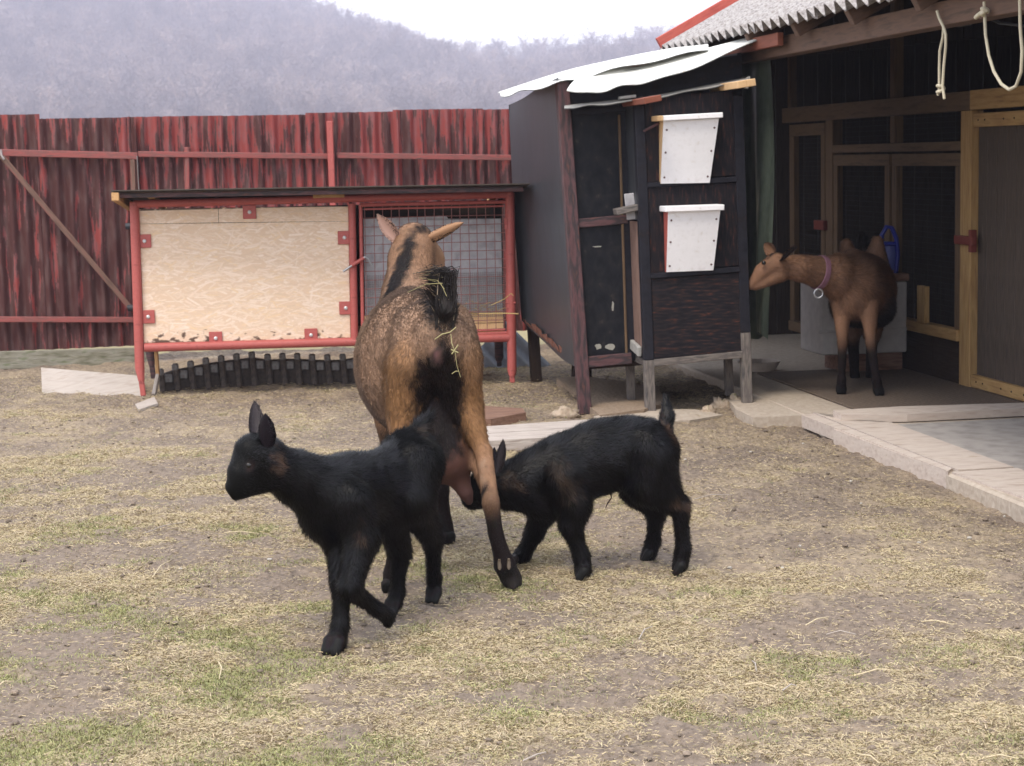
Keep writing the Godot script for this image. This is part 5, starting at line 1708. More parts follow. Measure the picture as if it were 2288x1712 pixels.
	var kid := animal("black_kid", "black kid walking left with one front leg lifted, in front of the brown goat", Vector3(-0.4185, 0.0000, -5.1579), b, pt, L, .0066, 4.5,
		[[Vector3(-0.6463, 0.5573, -4.8050), Vector3(-0.6436, 0.6534, -4.7750), Vector3(0.023, 0, 0.004), Vector3(0.3, 0.1, -0.95), ek, ek, .008], [Vector3(-0.6796, 0.5635, -4.8650), Vector3(-0.6876, 0.6708, -4.9000), Vector3(-0.020, 0, 0.010), Vector3(0.55, 0, 0.83), ek, ei, .008]],
		90000, 0.6, 0.0010, 31, 0.5)
	eye(kid, Vector3(-0.6937, 0.5162, -4.7850), .0095)

	# the black kid suckling from the right
	L = Vector3(0, 0, 1)
	fw = Vector3(-1, 0, 0)
	b = [
		[Vector3(-0.1455, 0.2321, -5.7650), Vector3(-0.1185, 0.2561, -5.7600), 0.0223, 0.0333, K, 0.010, 1.0],
		[Vector3(-0.1184, 0.2621, -5.7600), Vector3(-0.0798, 0.2879, -5.7600), 0.0386, 0.0508, K, 0.010, 1.0],
		[Vector3(-0.1342, 0.2170, -5.7650), Vector3(-0.0603, 0.2489, -5.7600), 0.0166, 0.0316, K, 0.016, 1.0],
		[Vector3(-0.0741, 0.2818, -5.7600), Vector3(-0.0232, 0.2736, -5.7500), 0.0467, 0.0580, K, 0.020, 1.0],
		[Vector3(-0.0232, 0.2736, -5.7500), Vector3(0.0570, 0.2871, -5.7300), 0.0594, 0.0761, K, 0.030, 1.0],
		[Vector3(0.0789, 0.2896, -5.7300), Vector3(0.1520, 0.3145, -5.7300), 0.0909, 0.1002, K, 0.024, 1.3],
		[Vector3(0.0997, 0.2375, -5.7300), Vector3(0.1505, 0.2364, -5.7300), 0.0559, 0.0559, K, 0.034, 1.0],
		[Vector3(0.1522, 0.3248, -5.7300), Vector3(0.2718, 0.3618, -5.7300), 0.0965, 0.1002, K, 0.022, 1.25],
		[Vector3(0.2719, 0.3662, -5.7300), Vector3(0.3635, 0.3832, -5.7300), 0.1002, 0.0909, K, 0.022, 1.22],
		[Vector3(0.3635, 0.3832, -5.7300), Vector3(0.4216, 0.3907, -5.7300), 0.0882, 0.0724, K, 0.022, 1.15],
		[Vector3(0.4216, 0.3907, -5.7300), Vector3(0.4592, 0.3811, -5.7300), 0.0635, 0.0441, K, 0.024, 1.0],
		# near front leg
		[Vector3(0.1487, 0.3132, -5.6700), Vector3(0.1841, 0.2277, -5.6550), 0.0580, 0.0421, K, 0.030, 1.0],
		[Vector3(0.1841, 0.2277, -5.6550), Vector3(0.1724, 0.1667, -5.6400), 0.0426, 0.0315, K, 0.024, 1.0],
		[Vector3(0.1724, 0.1667, -5.6400), Vector3(0.2033, 0.0717, -5.6300), 0.0269, 0.0204, K, 0.016, 1.0],
		[Vector3(0.2033, 0.0717, -5.6300), Vector3(0.2080, 0.0299, -5.6200), 0.0223, 0.0251, K, 0.016, 1.0],
		# far front leg
		[Vector3(0.1133, 0.2708, -5.7900), Vector3(0.0915, 0.1885, -5.8100), 0.0559, 0.0426, K, 0.026, 1.0],
		[Vector3(0.0915, 0.1885, -5.8100), Vector3(0.0621, 0.1069, -5.8300), 0.0370, 0.0269, K, 0.016, 1.0],
		[Vector3(0.0621, 0.1069, -5.8300), Vector3(0.0236, 0.0331, -5.8400), 0.0259, 0.0204, K, 0.016, 1.0],
		[Vector3(0.0236, 0.0331, -5.8400), Vector3(0.0022, 0.0093, -5.8400), 0.0223, 0.0240, K, 0.016, 1.0],
		# near hind leg
		[Vector3(0.4250, 0.3854, -5.6800), Vector3(0.4078, 0.2873, -5.6600), 0.0635, 0.0512, K, 0.026, 1.0],
		[Vector3(0.4381, 0.3504, -5.6700), Vector3(0.4721, 0.2640, -5.6600), 0.0559, 0.0386, K, 0.030, 1.0],
		[Vector3(0.4077, 0.2800, -5.6600), Vector3(0.5118, 0.2165, -5.6600), 0.0508, 0.0264, K, 0.026, 1.0],
		[Vector3(0.5118, 0.2165, -5.6600), Vector3(0.5219, 0.0801, -5.6600), 0.0231, 0.0194, K, 0.016, 1.0],
		[Vector3(0.5219, 0.0801, -5.6600), Vector3(0.5123, 0.0329, -5.6550), 0.0212, 0.0240, K, 0.016, 1.0],
		# far hind leg
		[Vector3(0.4081, 0.3534, -5.7900), Vector3(0.3934, 0.2461, -5.8100), 0.0580, 0.0487, K, 0.022, 1.0],
		[Vector3(0.3934, 0.2461, -5.8100), Vector3(0.4538, 0.1686, -5.8400), 0.0466, 0.0284, K, 0.024, 1.0],
		[Vector3(0.4538, 0.1686, -5.8400), Vector3(0.4429, 0.0640, -5.8500), 0.0240, 0.0194, K, 0.016, 1.0],
		[Vector3(0.4429, 0.0640, -5.8500), Vector3(0.4289, 0.0249, -5.8500), 0.0212, 0.0231, K, 0.016, 1.0],
		[Vector3(0.4712, 0.4131, -5.7300), Vector3(0.4836, 0.4860, -5.7300), 0.0158, 0.0186, K, 0.016, 1.0],
		[Vector3(0.4836, 0.4860, -5.7300), Vector3(0.4785, 0.5445, -5.7300), 0.0186, 0.0074, K, 0.016, 1.0],
	]
	hoof(b, Vector3(0.2095, 0.0200, -5.5929), fw, .030, hoofc, 0.0)
	hoof(b, Vector3(-0.0038, 0.0200, -5.7787), fw, .029, hoofc, 0.0)
	hoof(b, Vector3(0.5108, 0.0200, -5.6405), fw, .029, hoofc, 0.0)
	hoof(b, Vector3(0.4259, 0.0200, -5.8309), fw, .028, hoofc, 0.0)
	pt = [
		[Vector3(0.1352, 0.3539, -5.6200), Vector3(0.1801, 0.2785, -5.6000), .014, Color(.045, .03, .021), .05],
		[Vector3(-0.0409, 0.3157, -5.6800), Vector3(0.0102, 0.2889, -5.6600), .010, Color(.065, .04, .026), .04],
		[Vector3(-0.1131, 0.3211, -5.7000), Vector3(-0.1117, 0.3211, -5.7000), .014, Color(.03, .02, .018), .012, .002],
		[Vector3(0.5007, 0.2369, -5.6300), Vector3(0.5358, 0.2197, -5.6400), .008, Color(.09, .055, .04), .03],
		[Vector3(0.4773, 0.4845, -5.6900), Vector3(0.4823, 0.4190, -5.6900), .007, Color(.11, .06, .036), .03],
	]
	var kid2 := animal("black_kid", "black kid with raised tail suckling from the right of the brown goat", Vector3(0.2712, 0.0000, -5.7467), b, pt, L, .0070, 4.6,
		[[Vector3(-0.0524, 0.3213, -5.7000), Vector3(-0.0312, 0.4304, -5.6900), Vector3(0.0175, 0.003, 0.0), Vector3(0.1, 0, 1), ek, ei, .006], [Vector3(-0.0712, 0.3053, -5.8300), Vector3(-0.0608, 0.3811, -5.8600), Vector3(0.014, 0, 0.004), Vector3(0, 0, -1), ek, ek, .006]],
		95000, 0.65, 0.0011, 37, 0.5)
	eye(kid2, Vector3(-0.1134, 0.3186, -5.7150), .010)
	tube(kid2, "cord", [Vector3(0.3006, 0.2522, -5.7300), Vector3(0.3047, 0.2329, -5.7300), Vector3(0.2908, 0.2159, -5.7200), Vector3(0.2847, 0.2013, -5.7200)], [.003, .002, .0025, .001], M.umbilical, 6)

	# the brown nanny goat seen from behind
	var B := Color(.255, .145, .088)
	var B2 := Color(.29, .180, .120)
	var O := Color(.26, .135, .062)
	var D := Color(.015, .011, .010)
	var BL := Color(.013, .011, .011)
	var U := Color(.085, .042, .034)
	L = Vector3(.98, 0, -.2)
	b = [
		[Vector3(-0.2519, 0.8667, -6.7600), Vector3(-0.2921, 0.9429, -6.6800), .030, .05, B, .006, 1.0],
		[Vector3(-0.2921, 0.9429, -6.6800), Vector3(-0.3334, 0.9976, -6.6000), .058, .068, B, .010, 1.0],
		[Vector3(-0.2722, 0.8757, -6.6800), Vector3(-0.3223, 0.9232, -6.6000), .03, .058, B, .012, 1.0],
		[Vector3(-0.3396, 1.0109, -6.6000), Vector3(-0.3469, 0.9512, -6.5500), .066, .074, B, .012, 1.0],
		[Vector3(-0.3469, 0.9512, -6.5500), Vector3(-0.3523, 0.8269, -6.4600), .076, .088, B, .015, 1.0],
		[Vector3(-0.3523, 0.8269, -6.4600), Vector3(-0.3502, 0.6993, -6.3500), .088, .14, B2, .018, 1.0],
		[Vector3(-0.3491, 0.7544, -6.3600), Vector3(-0.3346, 0.7524, -6.2000), .10, .12, B2, .018, 1.1],
		[Vector3(-0.3474, 0.6303, -6.3200), Vector3(-0.3165, 0.6323, -6.0800), .19, .228, B2, .02, 1.2],
		[Vector3(-0.3165, 0.6323, -6.0800), Vector3(-0.2968, 0.6518, -5.9000), .226, .226, B2, .02, 1.2],
		[Vector3(-0.2968, 0.6518, -5.9000), Vector3(-0.2344, 0.7251, -5.6800), .218, .135, B2, .018, 1.2],
		[Vector3(-0.3028, 0.7760, -6.1000), Vector3(-0.2140, 0.8208, -5.6600), .055, .055, B2, .016, 1.0],
		[Vector3(-0.2311, 0.7394, -5.6800), Vector3(-0.2097, 0.7569, -5.5700), .118, .086, B2, .016, 1.0],
		[Vector3(-0.2921, 0.7728, -5.7200), Vector3(-0.2829, 0.6754, -5.6200), .070, .078, B2, .016, 1.0],
		[Vector3(-0.1877, 0.7881, -5.7000), Vector3(-0.1791, 0.6885, -5.6100), .066, .082, B2, .016, 1.0],
		# right hind leg
		[Vector3(-0.1787, 0.6896, -5.6000), Vector3(-0.1501, 0.5584, -5.6200), .084, .056, O, .018, 1.0],
		[Vector3(-0.1814, 0.6544, -5.6600), Vector3(-0.1531, 0.4914, -5.7400), .085, .05, O, .016, 1.0],
		[Vector3(-0.1501, 0.5584, -5.6200), Vector3(-0.0930, 0.4177, -5.5500), .055, .022, O, .016, 1.0],
		[Vector3(-0.1471, 0.4986, -5.7400), Vector3(-0.0852, 0.3160, -5.5200), .045, .020, B, .012, 1.0],
		[Vector3(-0.0902, 0.4176, -5.5500), Vector3(-0.0716, 0.2772, -5.4600), .026, .025, B, .010, 1.0],
		[Vector3(-0.0716, 0.2772, -5.4600), Vector3(-0.0586, 0.1790, -5.4700), .026, .022, BL, .008, 1.0],
		[Vector3(-0.0586, 0.1790, -5.4700), Vector3(-0.0345, 0.0789, -5.4900), .022, .029, BL, .008, 1.0],
		[Vector3(-0.0345, 0.0789, -5.4900), Vector3(-0.0159, 0.0287, -5.5200), .032, .032, BL, .010, 1.0],
		# left hind leg
		[Vector3(-0.2993, 0.6769, -5.6100), Vector3(-0.3201, 0.5622, -5.6200), .080, .060, O, .018, 1.0],
		[Vector3(-0.3106, 0.6549, -5.6800), Vector3(-0.3356, 0.4955, -5.7400), .08, .052, O, .016, 1.0],
		[Vector3(-0.3201, 0.5622, -5.6200), Vector3(-0.3424, 0.4074, -5.5600), .056, .025, O, .016, 1.0],
		[Vector3(-0.3383, 0.5028, -5.7400), Vector3(-0.3417, 0.3164, -5.5500), .052, .023, B, .012, 1.0],
		[Vector3(-0.3452, 0.4075, -5.5600), Vector3(-0.3488, 0.2618, -5.5000), .024, .021, BL, .010, 1.0],
		[Vector3(-0.3488, 0.2618, -5.5000), Vector3(-0.3651, 0.1492, -5.5300), .022, .0185, BL, .008, 1.0],
		[Vector3(-0.3651, 0.1492, -5.5300), Vector3(-0.3814, 0.0422, -5.5600), .0185, .024, BL, .008, 1.0],
		[Vector3(-0.3814, 0.0422, -5.5600), Vector3(-0.3851, -0.0018, -5.5750), .025, .026, BL, .010, 1.0],
		# front legs
		[Vector3(-0.2726, 0.4577, -6.2800), Vector3(-0.2551, 0.2874, -6.2400), .075, .042, B, .014, 1.0],
		[Vector3(-0.2551, 0.2874, -6.2400), Vector3(-0.2486, 0.1823, -6.2000), .036, .028, BL, .010, 1.0],
		[Vector3(-0.2486, 0.1823, -6.2000), Vector3(-0.2373, 0.0701, -6.2000), .024, .022, BL, .008, 1.0],
		[Vector3(-0.2373, 0.0701, -6.2000), Vector3(-0.2295, 0.0197, -6.2100), .024, .025, BL, .008, 1.0],
		[Vector3(-0.4085, 0.4580, -6.3000), Vector3(-0.3997, 0.2841, -6.2800), .075, .042, B, .014, 1.0],
		[Vector3(-0.3997, 0.2841, -6.2800), Vector3(-0.3948, 0.1765, -6.2500), .036, .028, BL, .010, 1.0],
		[Vector3(-0.3948, 0.1765, -6.2500), Vector3(-0.3942, 0.0313, -6.2500), .024, .024, BL, .008, 1.0],
		# udder and teats
		[Vector3(-0.2187, 0.5086, -5.6800), Vector3(-0.2013, 0.3873, -5.6200), .092, .078, U, .004, 1.0],
		[Vector3(-0.2338, 0.4800, -5.6800), Vector3(-0.2497, 0.3635, -5.6400), .07, .06, U, .004, 1.0],
		[Vector3(-0.1782, 0.3436, -5.6200), Vector3(-0.1494, 0.2816, -5.6000), .040, .022, U, .002, 1.0],
		[Vector3(-0.1494, 0.2816, -5.6000), Vector3(-0.1388, 0.2525, -5.6000), .020, .012, Color(.06, .035, .032), .0, 1.0],
		[Vector3(-0.2574, 0.3419, -5.6400), Vector3(-0.2799, 0.2736, -5.6200), .035, .016, U, .002, 1.0],
		# tail held up
		[Vector3(-0.1964, 0.7870, -5.5300), Vector3(-0.1920, 0.8514, -5.4900), .026, .027, D, .03, 1.0],
		[Vector3(-0.1920, 0.8514, -5.4900), Vector3(-0.1949, 0.9114, -5.5000), .027, .020, D, .05, 1.0],
		[Vector3(-0.1949, 0.9114, -5.5000), Vector3(-0.2147, 0.9319, -5.5300), .018, .008, D, .06, 1.0],
		# dock
		[Vector3(-0.2135, 0.7291, -5.5000), Vector3(-0.2199, 0.6987, -5.5000), .026, .022, Color(.10, .055, .05), .0, 1.0],
	]
	hoof(b, Vector3(-0.0105, 0.0200, -5.5076), Vector3(.35, 0, .2), .034, Color(.035, .03, .028), 0.0)
	hoof(b, Vector3(-0.3771, 0.0200, -5.4574), Vector3(-.1, 0, -.98), .034, hoofc, 0.0)
	hoof(b, Vector3(-0.2280, 0.0200, -6.1623), Vector3(-.1, 0, -.98), .031, hoofc, 0.0)
	hoof(b, Vector3(-0.3898, 0.0200, -6.1950), Vector3(-.1, 0, -.98), .031, hoofc, 0.0)
	pt = [
		# black stripe from poll to tail
		[Vector3(-0.3391, 1.0599, -6.5200), Vector3(-0.3640, 0.9635, -6.4500), .026, BL, .02],
		[Vector3(-0.3640, 0.9635, -6.4500), Vector3(-0.4074, 0.8355, -6.3600), .030, BL, .02],
		[Vector3(-0.3167, 1.0562, -6.5600), Vector3(-0.2868, 1.0451, -6.6200), .022, BL, .02],
		[Vector3(-0.3788, 0.8204, -6.3000), Vector3(-0.3035, 0.8480, -6.0000), .032, BL, .03],
		[Vector3(-0.3035, 0.8510, -6.0000), Vector3(-0.2404, 0.8701, -5.7500), .028, BL, .04],
		[Vector3(-0.2439, 0.8698, -5.6600), Vector3(-0.2208, 0.8229, -5.5400), .030, BL, .03],
		# black back of the thighs
		[Vector3(-0.1928, 0.7158, -5.4900), Vector3(-0.1925, 0.6741, -5.4900), .036, D, .04],
		[Vector3(-0.2191, 0.6503, -5.5200), Vector3(-0.2310, 0.4689, -5.5600), .082, D, .035, .016],
		[Vector3(-0.1992, 0.8147, -5.4700), Vector3(-0.1959, 0.7319, -5.4700), .022, D, .03],
		[Vector3(-0.2190, 0.7251, -5.4600), Vector3(-0.2183, 0.7003, -5.4600), .016, Color(.13, .068, .066), .016, .0],
		[Vector3(-0.2148, 0.7562, -5.4800), Vector3(-0.2121, 0.7533, -5.4800), .014, D, .02],
		# dark belly and brisket
		[Vector3(-0.4632, 0.4306, -5.9500), Vector3(-0.3623, 0.3750, -6.0000), .06, Color(.075, .042, .032), .12],
		[Vector3(-0.4047, 0.3295, -6.0500), Vector3(-0.3206, 0.3276, -6.0500), .05, BL, .08],
		[Vector3(-0.4248, 0.3375, -6.2500), Vector3(-0.3495, 0.2958, -6.3000), .05, BL, .08],
		[Vector3(-0.0898, 0.3269, -5.4600), Vector3(-0.0991, 0.2901, -5.4700), .012, BL, .025],
		[Vector3(-0.0996, 0.4047, -5.5000), Vector3(-0.0980, 0.3393, -5.4700), .006, Color(.30, .2, .14), .02],
		# dark face
		[Vector3(-0.2388, 0.8529, -6.7600), Vector3(-0.2615, 0.9222, -6.7400), .028, BL, .03],
		[Vector3(-0.3198, 1.0458, -6.6200), Vector3(-0.2888, 1.0336, -6.6600), .018, BL, .03],
	]
	var en := Color(.30, .19, .13)
	var g1 := animal("nanny_goat", "big brown goat with black back stripe seen from behind in the yard", Vector3(-0.2244, 0.0000, -5.6651), b, pt, L, .0090, 8.5,
		[[Vector3(-0.3947, 1.0171, -6.5600), Vector3(-0.4617, 1.1125, -6.5300), Vector3(0.020, 0.016, 0.0), Vector3(0.55, -.2, 0.8), Color(.06, .05, .05), Color(.42, .27, .22), .005], [Vector3(-0.3019, 1.0147, -6.5700), Vector3(-0.1570, 1.0763, -6.5400), Vector3(0.006, 0.025, 0.004), Vector3(-0.1, -.35, -0.93), Color(.30, .17, .10), BL, .005]],
		190000, 0.36, 0.0012, 41, 0.6)
	for e in [Vector3(-0.0495, 0.0912, -5.4620), Vector3(-0.0216, 0.0920, -5.4620)]:
		var dc := MB.new()
		dc.tube([e + Vector3(0, .012, .004), e, e + Vector3(0, -.014, .010), e + Vector3(0, -.020, .010)], [.004, .006, .006, .002], 8)
		made(g1, "dewclaw", dc, M.dewclaw)
	var wisps := MB.new()
	wisps.colored = true
	for k in 800:   # long tail hairs curling over to the left
		var f := rng.randf()
		var p := Vector3(-0.1953, 0.7912, -5.5000).lerp(Vector3(-0.1886, 0.9168, -5.4800), f) + Vector3(rng.randf_range(-.030, .026), 0, rng.randf_range(-.016, .02))
		var reach := rng.randf_range(0.5, 1.0)
		var q1 := p + Vector3(rng.randf_range(-.006, .014), .060, 0) * reach
		var q2 := q1 + Vector3(rng.randf_range(-.030, .010), lerpf(.040, .018, f), 0.008) * reach
		var q3 := q2 + Vector3(rng.randf_range(-.055, -.005) * (0.35 + f), lerpf(.03, -.012, f), 0.008) * reach
		wisps.col = D if k % 19 else Color(.25, .19, .13)
		wisps.tube([p, q1, q2, q3], [0.0016, 0.0015, 0.0012, 0.0004], 3, false)
	var fm := StandardMaterial3D.new()
	fm.resource_name = "tail_hair"
	fm.vertex_color_use_as_albedo = true
	fm.roughness = 0.45
	made(g1, "tail_hair", wisps, fm).set_meta("kind", "stuff")
	var hs := MB.new()
	var arcs := [Vector3(-0.1952, 0.9526, -5.4600), Vector3(-0.2336, 0.9637, -5.4700), Vector3(-0.2752, 0.9585, -5.4800), Vector3(-0.1980, 0.9369, -5.4500), Vector3(-0.2476, 0.9346, -5.4600), Vector3(-0.3035, 0.9105, -5.4700), Vector3(-0.1930, 0.9191, -5.4500), Vector3(-0.2132, 0.9448, -5.4600), Vector3(-0.2680, 0.9536, -5.4700), Vector3(-0.1867, 0.8984, -5.4500), Vector3(-0.2038, 0.9364, -5.4600), Vector3(-0.2404, 0.9481, -5.4600)]
	for k in 4:
		hs.tube([arcs[k * 3], arcs[k * 3 + 1], arcs[k * 3 + 2]], [.0011, .001, .0006], 4, false)
	hs.tube([Vector3(-0.2243, 0.7717, -5.4500), Vector3(-0.2026, 0.7883, -5.4300), Vector3(-0.1793, 0.7932, -5.4300), Vector3(-0.1615, 0.8070, -5.4400)], [.002, .002, .0016], 5)
	hs.tube([Vector3(-0.1770, 0.7868, -5.4400), Vector3(-0.1747, 0.7603, -5.4300), Vector3(-0.1655, 0.7364, -5.4200), Vector3(-0.1614, 0.6941, -5.4300), Vector3(-0.1516, 0.6583, -5.4400)], [.0014, .0013, .001], 5)
	hs.tube([Vector3(-0.1752, 0.7298, -5.4200), Vector3(-0.1554, 0.7567, -5.4200)], [.002], 4)
	hs.tube([Vector3(-0.1776, 0.7435, -5.4200), Vector3(-0.1560, 0.7335, -5.4200)], [.002], 4)
	hs.tube([Vector3(-0.1767, 0.6708, -5.4200), Vector3(-0.1656, 0.6788, -5.4200), Vector3(-0.1547, 0.6786, -5.4200)], [.0012], 4)
	tag(made(self, "hay_stalk", hs, M.stem), "green yellow hay stalks caught in the brown goat's tail", "hay")

	# the goat in the porch, facing the yard and turning its head to the left
	var P := Color(.205, .112, .070)
	L = Vector3(.97, 0, .23)
	b = [
		[Vector3(1.2097, 0.6333, -9.3200), Vector3(1.2707, 0.6997, -9.3200), .022, .037, P, .006, 1.0],
		[Vector3(1.2708, 0.7043, -9.3200), Vector3(1.3409, 0.7447, -9.3200), .038, .052, P, .010, 1.0],
		[Vector3(1.2377, 0.6257, -9.3200), Vector3(1.3640, 0.6883, -9.3200), .018, .042, P, .012, 1.0],
		[Vector3(1.3609, 0.7297, -9.3300), Vector3(1.4714, 0.7121, -9.3500), .054, .061, P, .016, 1.0],
		[Vector3(1.4714, 0.7121, -9.3500), Vector3(1.6473, 0.6711, -9.4200), .062, .094, P, .018, 1.0],
		[Vector3(1.6880, 0.6541, -9.4500), Vector3(1.7802, 0.6060, -9.5000), .115, .145, P, .03, 1.15],
		[Vector3(1.7464, 0.5248, -9.4200), Vector3(1.7802, 0.5536, -9.5000), .068, .11, P, .026, 1.0],
		[Vector3(1.7516, 0.6970, -9.5000), Vector3(1.7796, 0.7241, -9.6000), .07, .065, P, .016, 1.0],
		[Vector3(1.7849, 0.5964, -9.5000), Vector3(1.8803, 0.5698, -9.8500), .145, .175, P, .03, 1.12],
		[Vector3(1.8803, 0.5402, -9.8500), Vector3(1.9229, 0.6071, -10.1000), .175, .13, P, .03, 1.1],
		[Vector3(1.8333, 0.7917, -10.0800), Vector3(1.8547, 0.6591, -10.1000), .032, .08, P, .016, 1.0],
		[Vector3(2.0020, 0.8031, -10.0800), Vector3(1.9936, 0.6561, -10.1000), .032, .08, P, .016, 1.0],
		[Vector3(1.9418, 0.7532, -10.2000), Vector3(1.9455, 0.8235, -10.2200), .03, .02, D, .03, 1.0],
		[Vector3(1.6933, 0.5126, -9.4400), Vector3(1.6871, 0.3237, -9.3800), .050, .024, P, .010, 1.0],
		[Vector3(1.6871, 0.3237, -9.3800), Vector3(1.6860, 0.1361, -9.4000), .025, .018, BL, .006, 1.0],
		[Vector3(1.6860, 0.1361, -9.4000), Vector3(1.6872, 0.0858, -9.4200), .024, .026, BL, .008, 1.0],
		[Vector3(1.8251, 0.5128, -9.4000), Vector3(1.8232, 0.3294, -9.3400), .050, .024, P, .010, 1.0],
		[Vector3(1.8232, 0.3294, -9.3400), Vector3(1.8497, 0.1408, -9.3300), .025, .018, BL, .006, 1.0],
		[Vector3(1.8497, 0.1408, -9.3300), Vector3(1.8602, 0.0855, -9.3350), .024, .026, BL, .008, 1.0],
		[Vector3(1.7885, 0.4898, -9.7000), Vector3(1.9102, 0.4774, -9.7000), .105, .105, BL, .03, 1.0],
		[Vector3(1.8531, 0.5110, -10.0500), Vector3(1.8539, 0.3134, -10.0000), .08, .04, P, .016, 1.0],
		[Vector3(1.8539, 0.3134, -10.0000), Vector3(1.8828, 0.0606, -10.1000), .034, .024, BL, .008, 1.0],
		[Vector3(1.9790, 0.5083, -10.0500), Vector3(1.9595, 0.3111, -10.0000), .09, .05, P, .016, 1.0],
		[Vector3(1.9595, 0.3111, -10.0000), Vector3(1.9693, 0.0587, -10.1000), .034, .024, BL, .008, 1.0],
	]
	hoof(b, Vector3(1.6889, 0.0701, -9.4300), Vector3(-.1, 0, .9), .032, hoofc, 0.058)
	hoof(b, Vector3(1.8636, 0.0705, -9.3400), Vector3(.1, 0, .9), .032, hoofc, 0.058)
	hoof(b, Vector3(1.8853, 0.0580, -10.1000), Vector3(0, 0, .9), .030, hoofc, 0.058)
	hoof(b, Vector3(1.9693, 0.0562, -10.1000), Vector3(0, 0, .9), .030, hoofc, 0.058)
	pt = [
		[Vector3(1.6961, 0.4626, -9.7000), Vector3(1.8178, 0.3793, -9.7000), .06, BL, .08],
		[Vector3(1.9861, 0.4324, -9.7500), Vector3(1.8909, 0.3777, -9.7000), .06, BL, .08],
		[Vector3(1.2778, 0.7891, -9.3000), Vector3(1.3598, 0.7979, -9.3200), .014, BL, .03],
		[Vector3(1.7059, 0.7786, -9.5500), Vector3(1.7885, 0.7861, -9.7000), .016, BL, .03],
		[Vector3(1.6735, 0.4513, -9.3300), Vector3(1.6810, 0.3581, -9.3200), .012, Color(.32, .18, .1), .03],
		[Vector3(1.8035, 0.4511, -9.3000), Vector3(1.8064, 0.3582, -9.2900), .012, Color(.32, .18, .1), .03],
	]
	var g2 := animal("porch_goat", "brown goat with a collar standing in the porch, head turned left", Vector3(1.7916, 0.0500, -9.4572), b, pt, L, .010, 8.0,
		[[Vector3(1.3616, 0.7749, -9.2700), Vector3(1.4250, 0.8292, -9.1700), Vector3(.018, 0.030, 0.0), Vector3(-.3, 0.1, .95), P, BL, .006], [Vector3(1.3404, 0.7882, -9.3800), Vector3(1.3001, 0.8369, -9.4600), Vector3(.016, 0.026, 0.01), Vector3(-.3, 0, .95), P, P, .006]],
		70000, 0.5, 0.0016, 53, 0.7)
	eye(g2, Vector3(1.2728, 0.7493, -9.2650), .011)
	var cl := Node3D.new()
	cl.name = "collar"
	g2.add_child(cl)
	cl.position = Vector3(1.5907, 0.6700, -9.4200) - g2.position
	var cm := MB.new()
	var ca := Vector3(1.5707, 0.6867, -9.3850)
	var ax := (Vector3(1.6473, 0.6617, -9.4200) - Vector3(1.4714, 0.7074, -9.3500)).normalized()
	cm.lathe(ca, [Vector2(.083, -.014), Vector2(.088, -.012), Vector2(.090, .012), Vector2(.085, .014)], 28, ax)
	made(cl, "strap", cm, M.collar_leather)
	var ring := []
	var rc := Vector3(1.5567, 0.5852, -9.3300)
	for k in 17:
		ring.append(rc + Vector3(cos(k * TAU / 16.0), sin(k * TAU / 16.0), 0) * .022)
	tube(cl, "ring", ring, [.005], M.steel, 6)


func blade(m: MB, at: Vector3, dir: Vector3, ln: float, w: float, bend: float, r: RandomNumberGenerator) -> void:
	var side := dir.cross(Vector3(r.randfn(), r.randfn(), r.randfn())).normalized() * w
	var mid := at + dir * ln * 0.55
	var tip := mid + (dir + Vector3(r.randfn() * 0.3, -bend, r.randfn() * 0.3)).normalized() * ln * 0.45
	var nn := dir.cross(side).normalized()
	if nn.y < 0.0:
		nn = -nn
	nn = (nn + Vector3.UP * 0.7).normalized()
	var k := m.v.size()
	m.vert(at - side, nn); m.vert(at + side, nn); m.vert(mid - side * 0.8, nn); m.vert(mid + side * 0.8, nn); m.vert(tip, nn)
	var up := (m.v[k + 1] - m.v[k]).cross(m.v[k + 2] - m.v[k]).dot(nn) < 0.0
	m.i.append_array(PackedInt32Array([k, k + 1, k + 2, k + 1, k + 3, k + 2, k + 2, k + 3, k + 4] if up else [k, k + 2, k + 1, k + 1, k + 2, k + 3, k + 2, k + 4, k + 3]))


func tuft(sd: int, count: int, spread: float, ln: float, w: float, lean0: float, lean1: float, lie := false) -> ArrayMesh:
	var r := RandomNumberGenerator.new()
	r.seed = sd
	var m := MB.new()
	m.colored = true
	for k in count:
		var a := r.randf() * TAU
		var at := Vector3(r.randfn(), 0, r.randfn()) * spread * 0.5
		var th := r.randf_range(lean0, lean1)
		var dir := Vector3(cos(a) * sin(th), cos(th), sin(a) * sin(th))
		if lie:
			at.y = r.randf_range(0.002, 0.012)
		var t := r.randf_range(0.65, 1.2)
		m.col = Color(t, t * r.randf_range(0.93, 1.04), t * r.randf_range(0.8, 1.05))
		blade(m, at, dir, ln * r.randf_range(0.5, 1.3), w * r.randf_range(0.7, 1.3), r.randf_range(0.2, 1.0), r)
	return m.mesh()


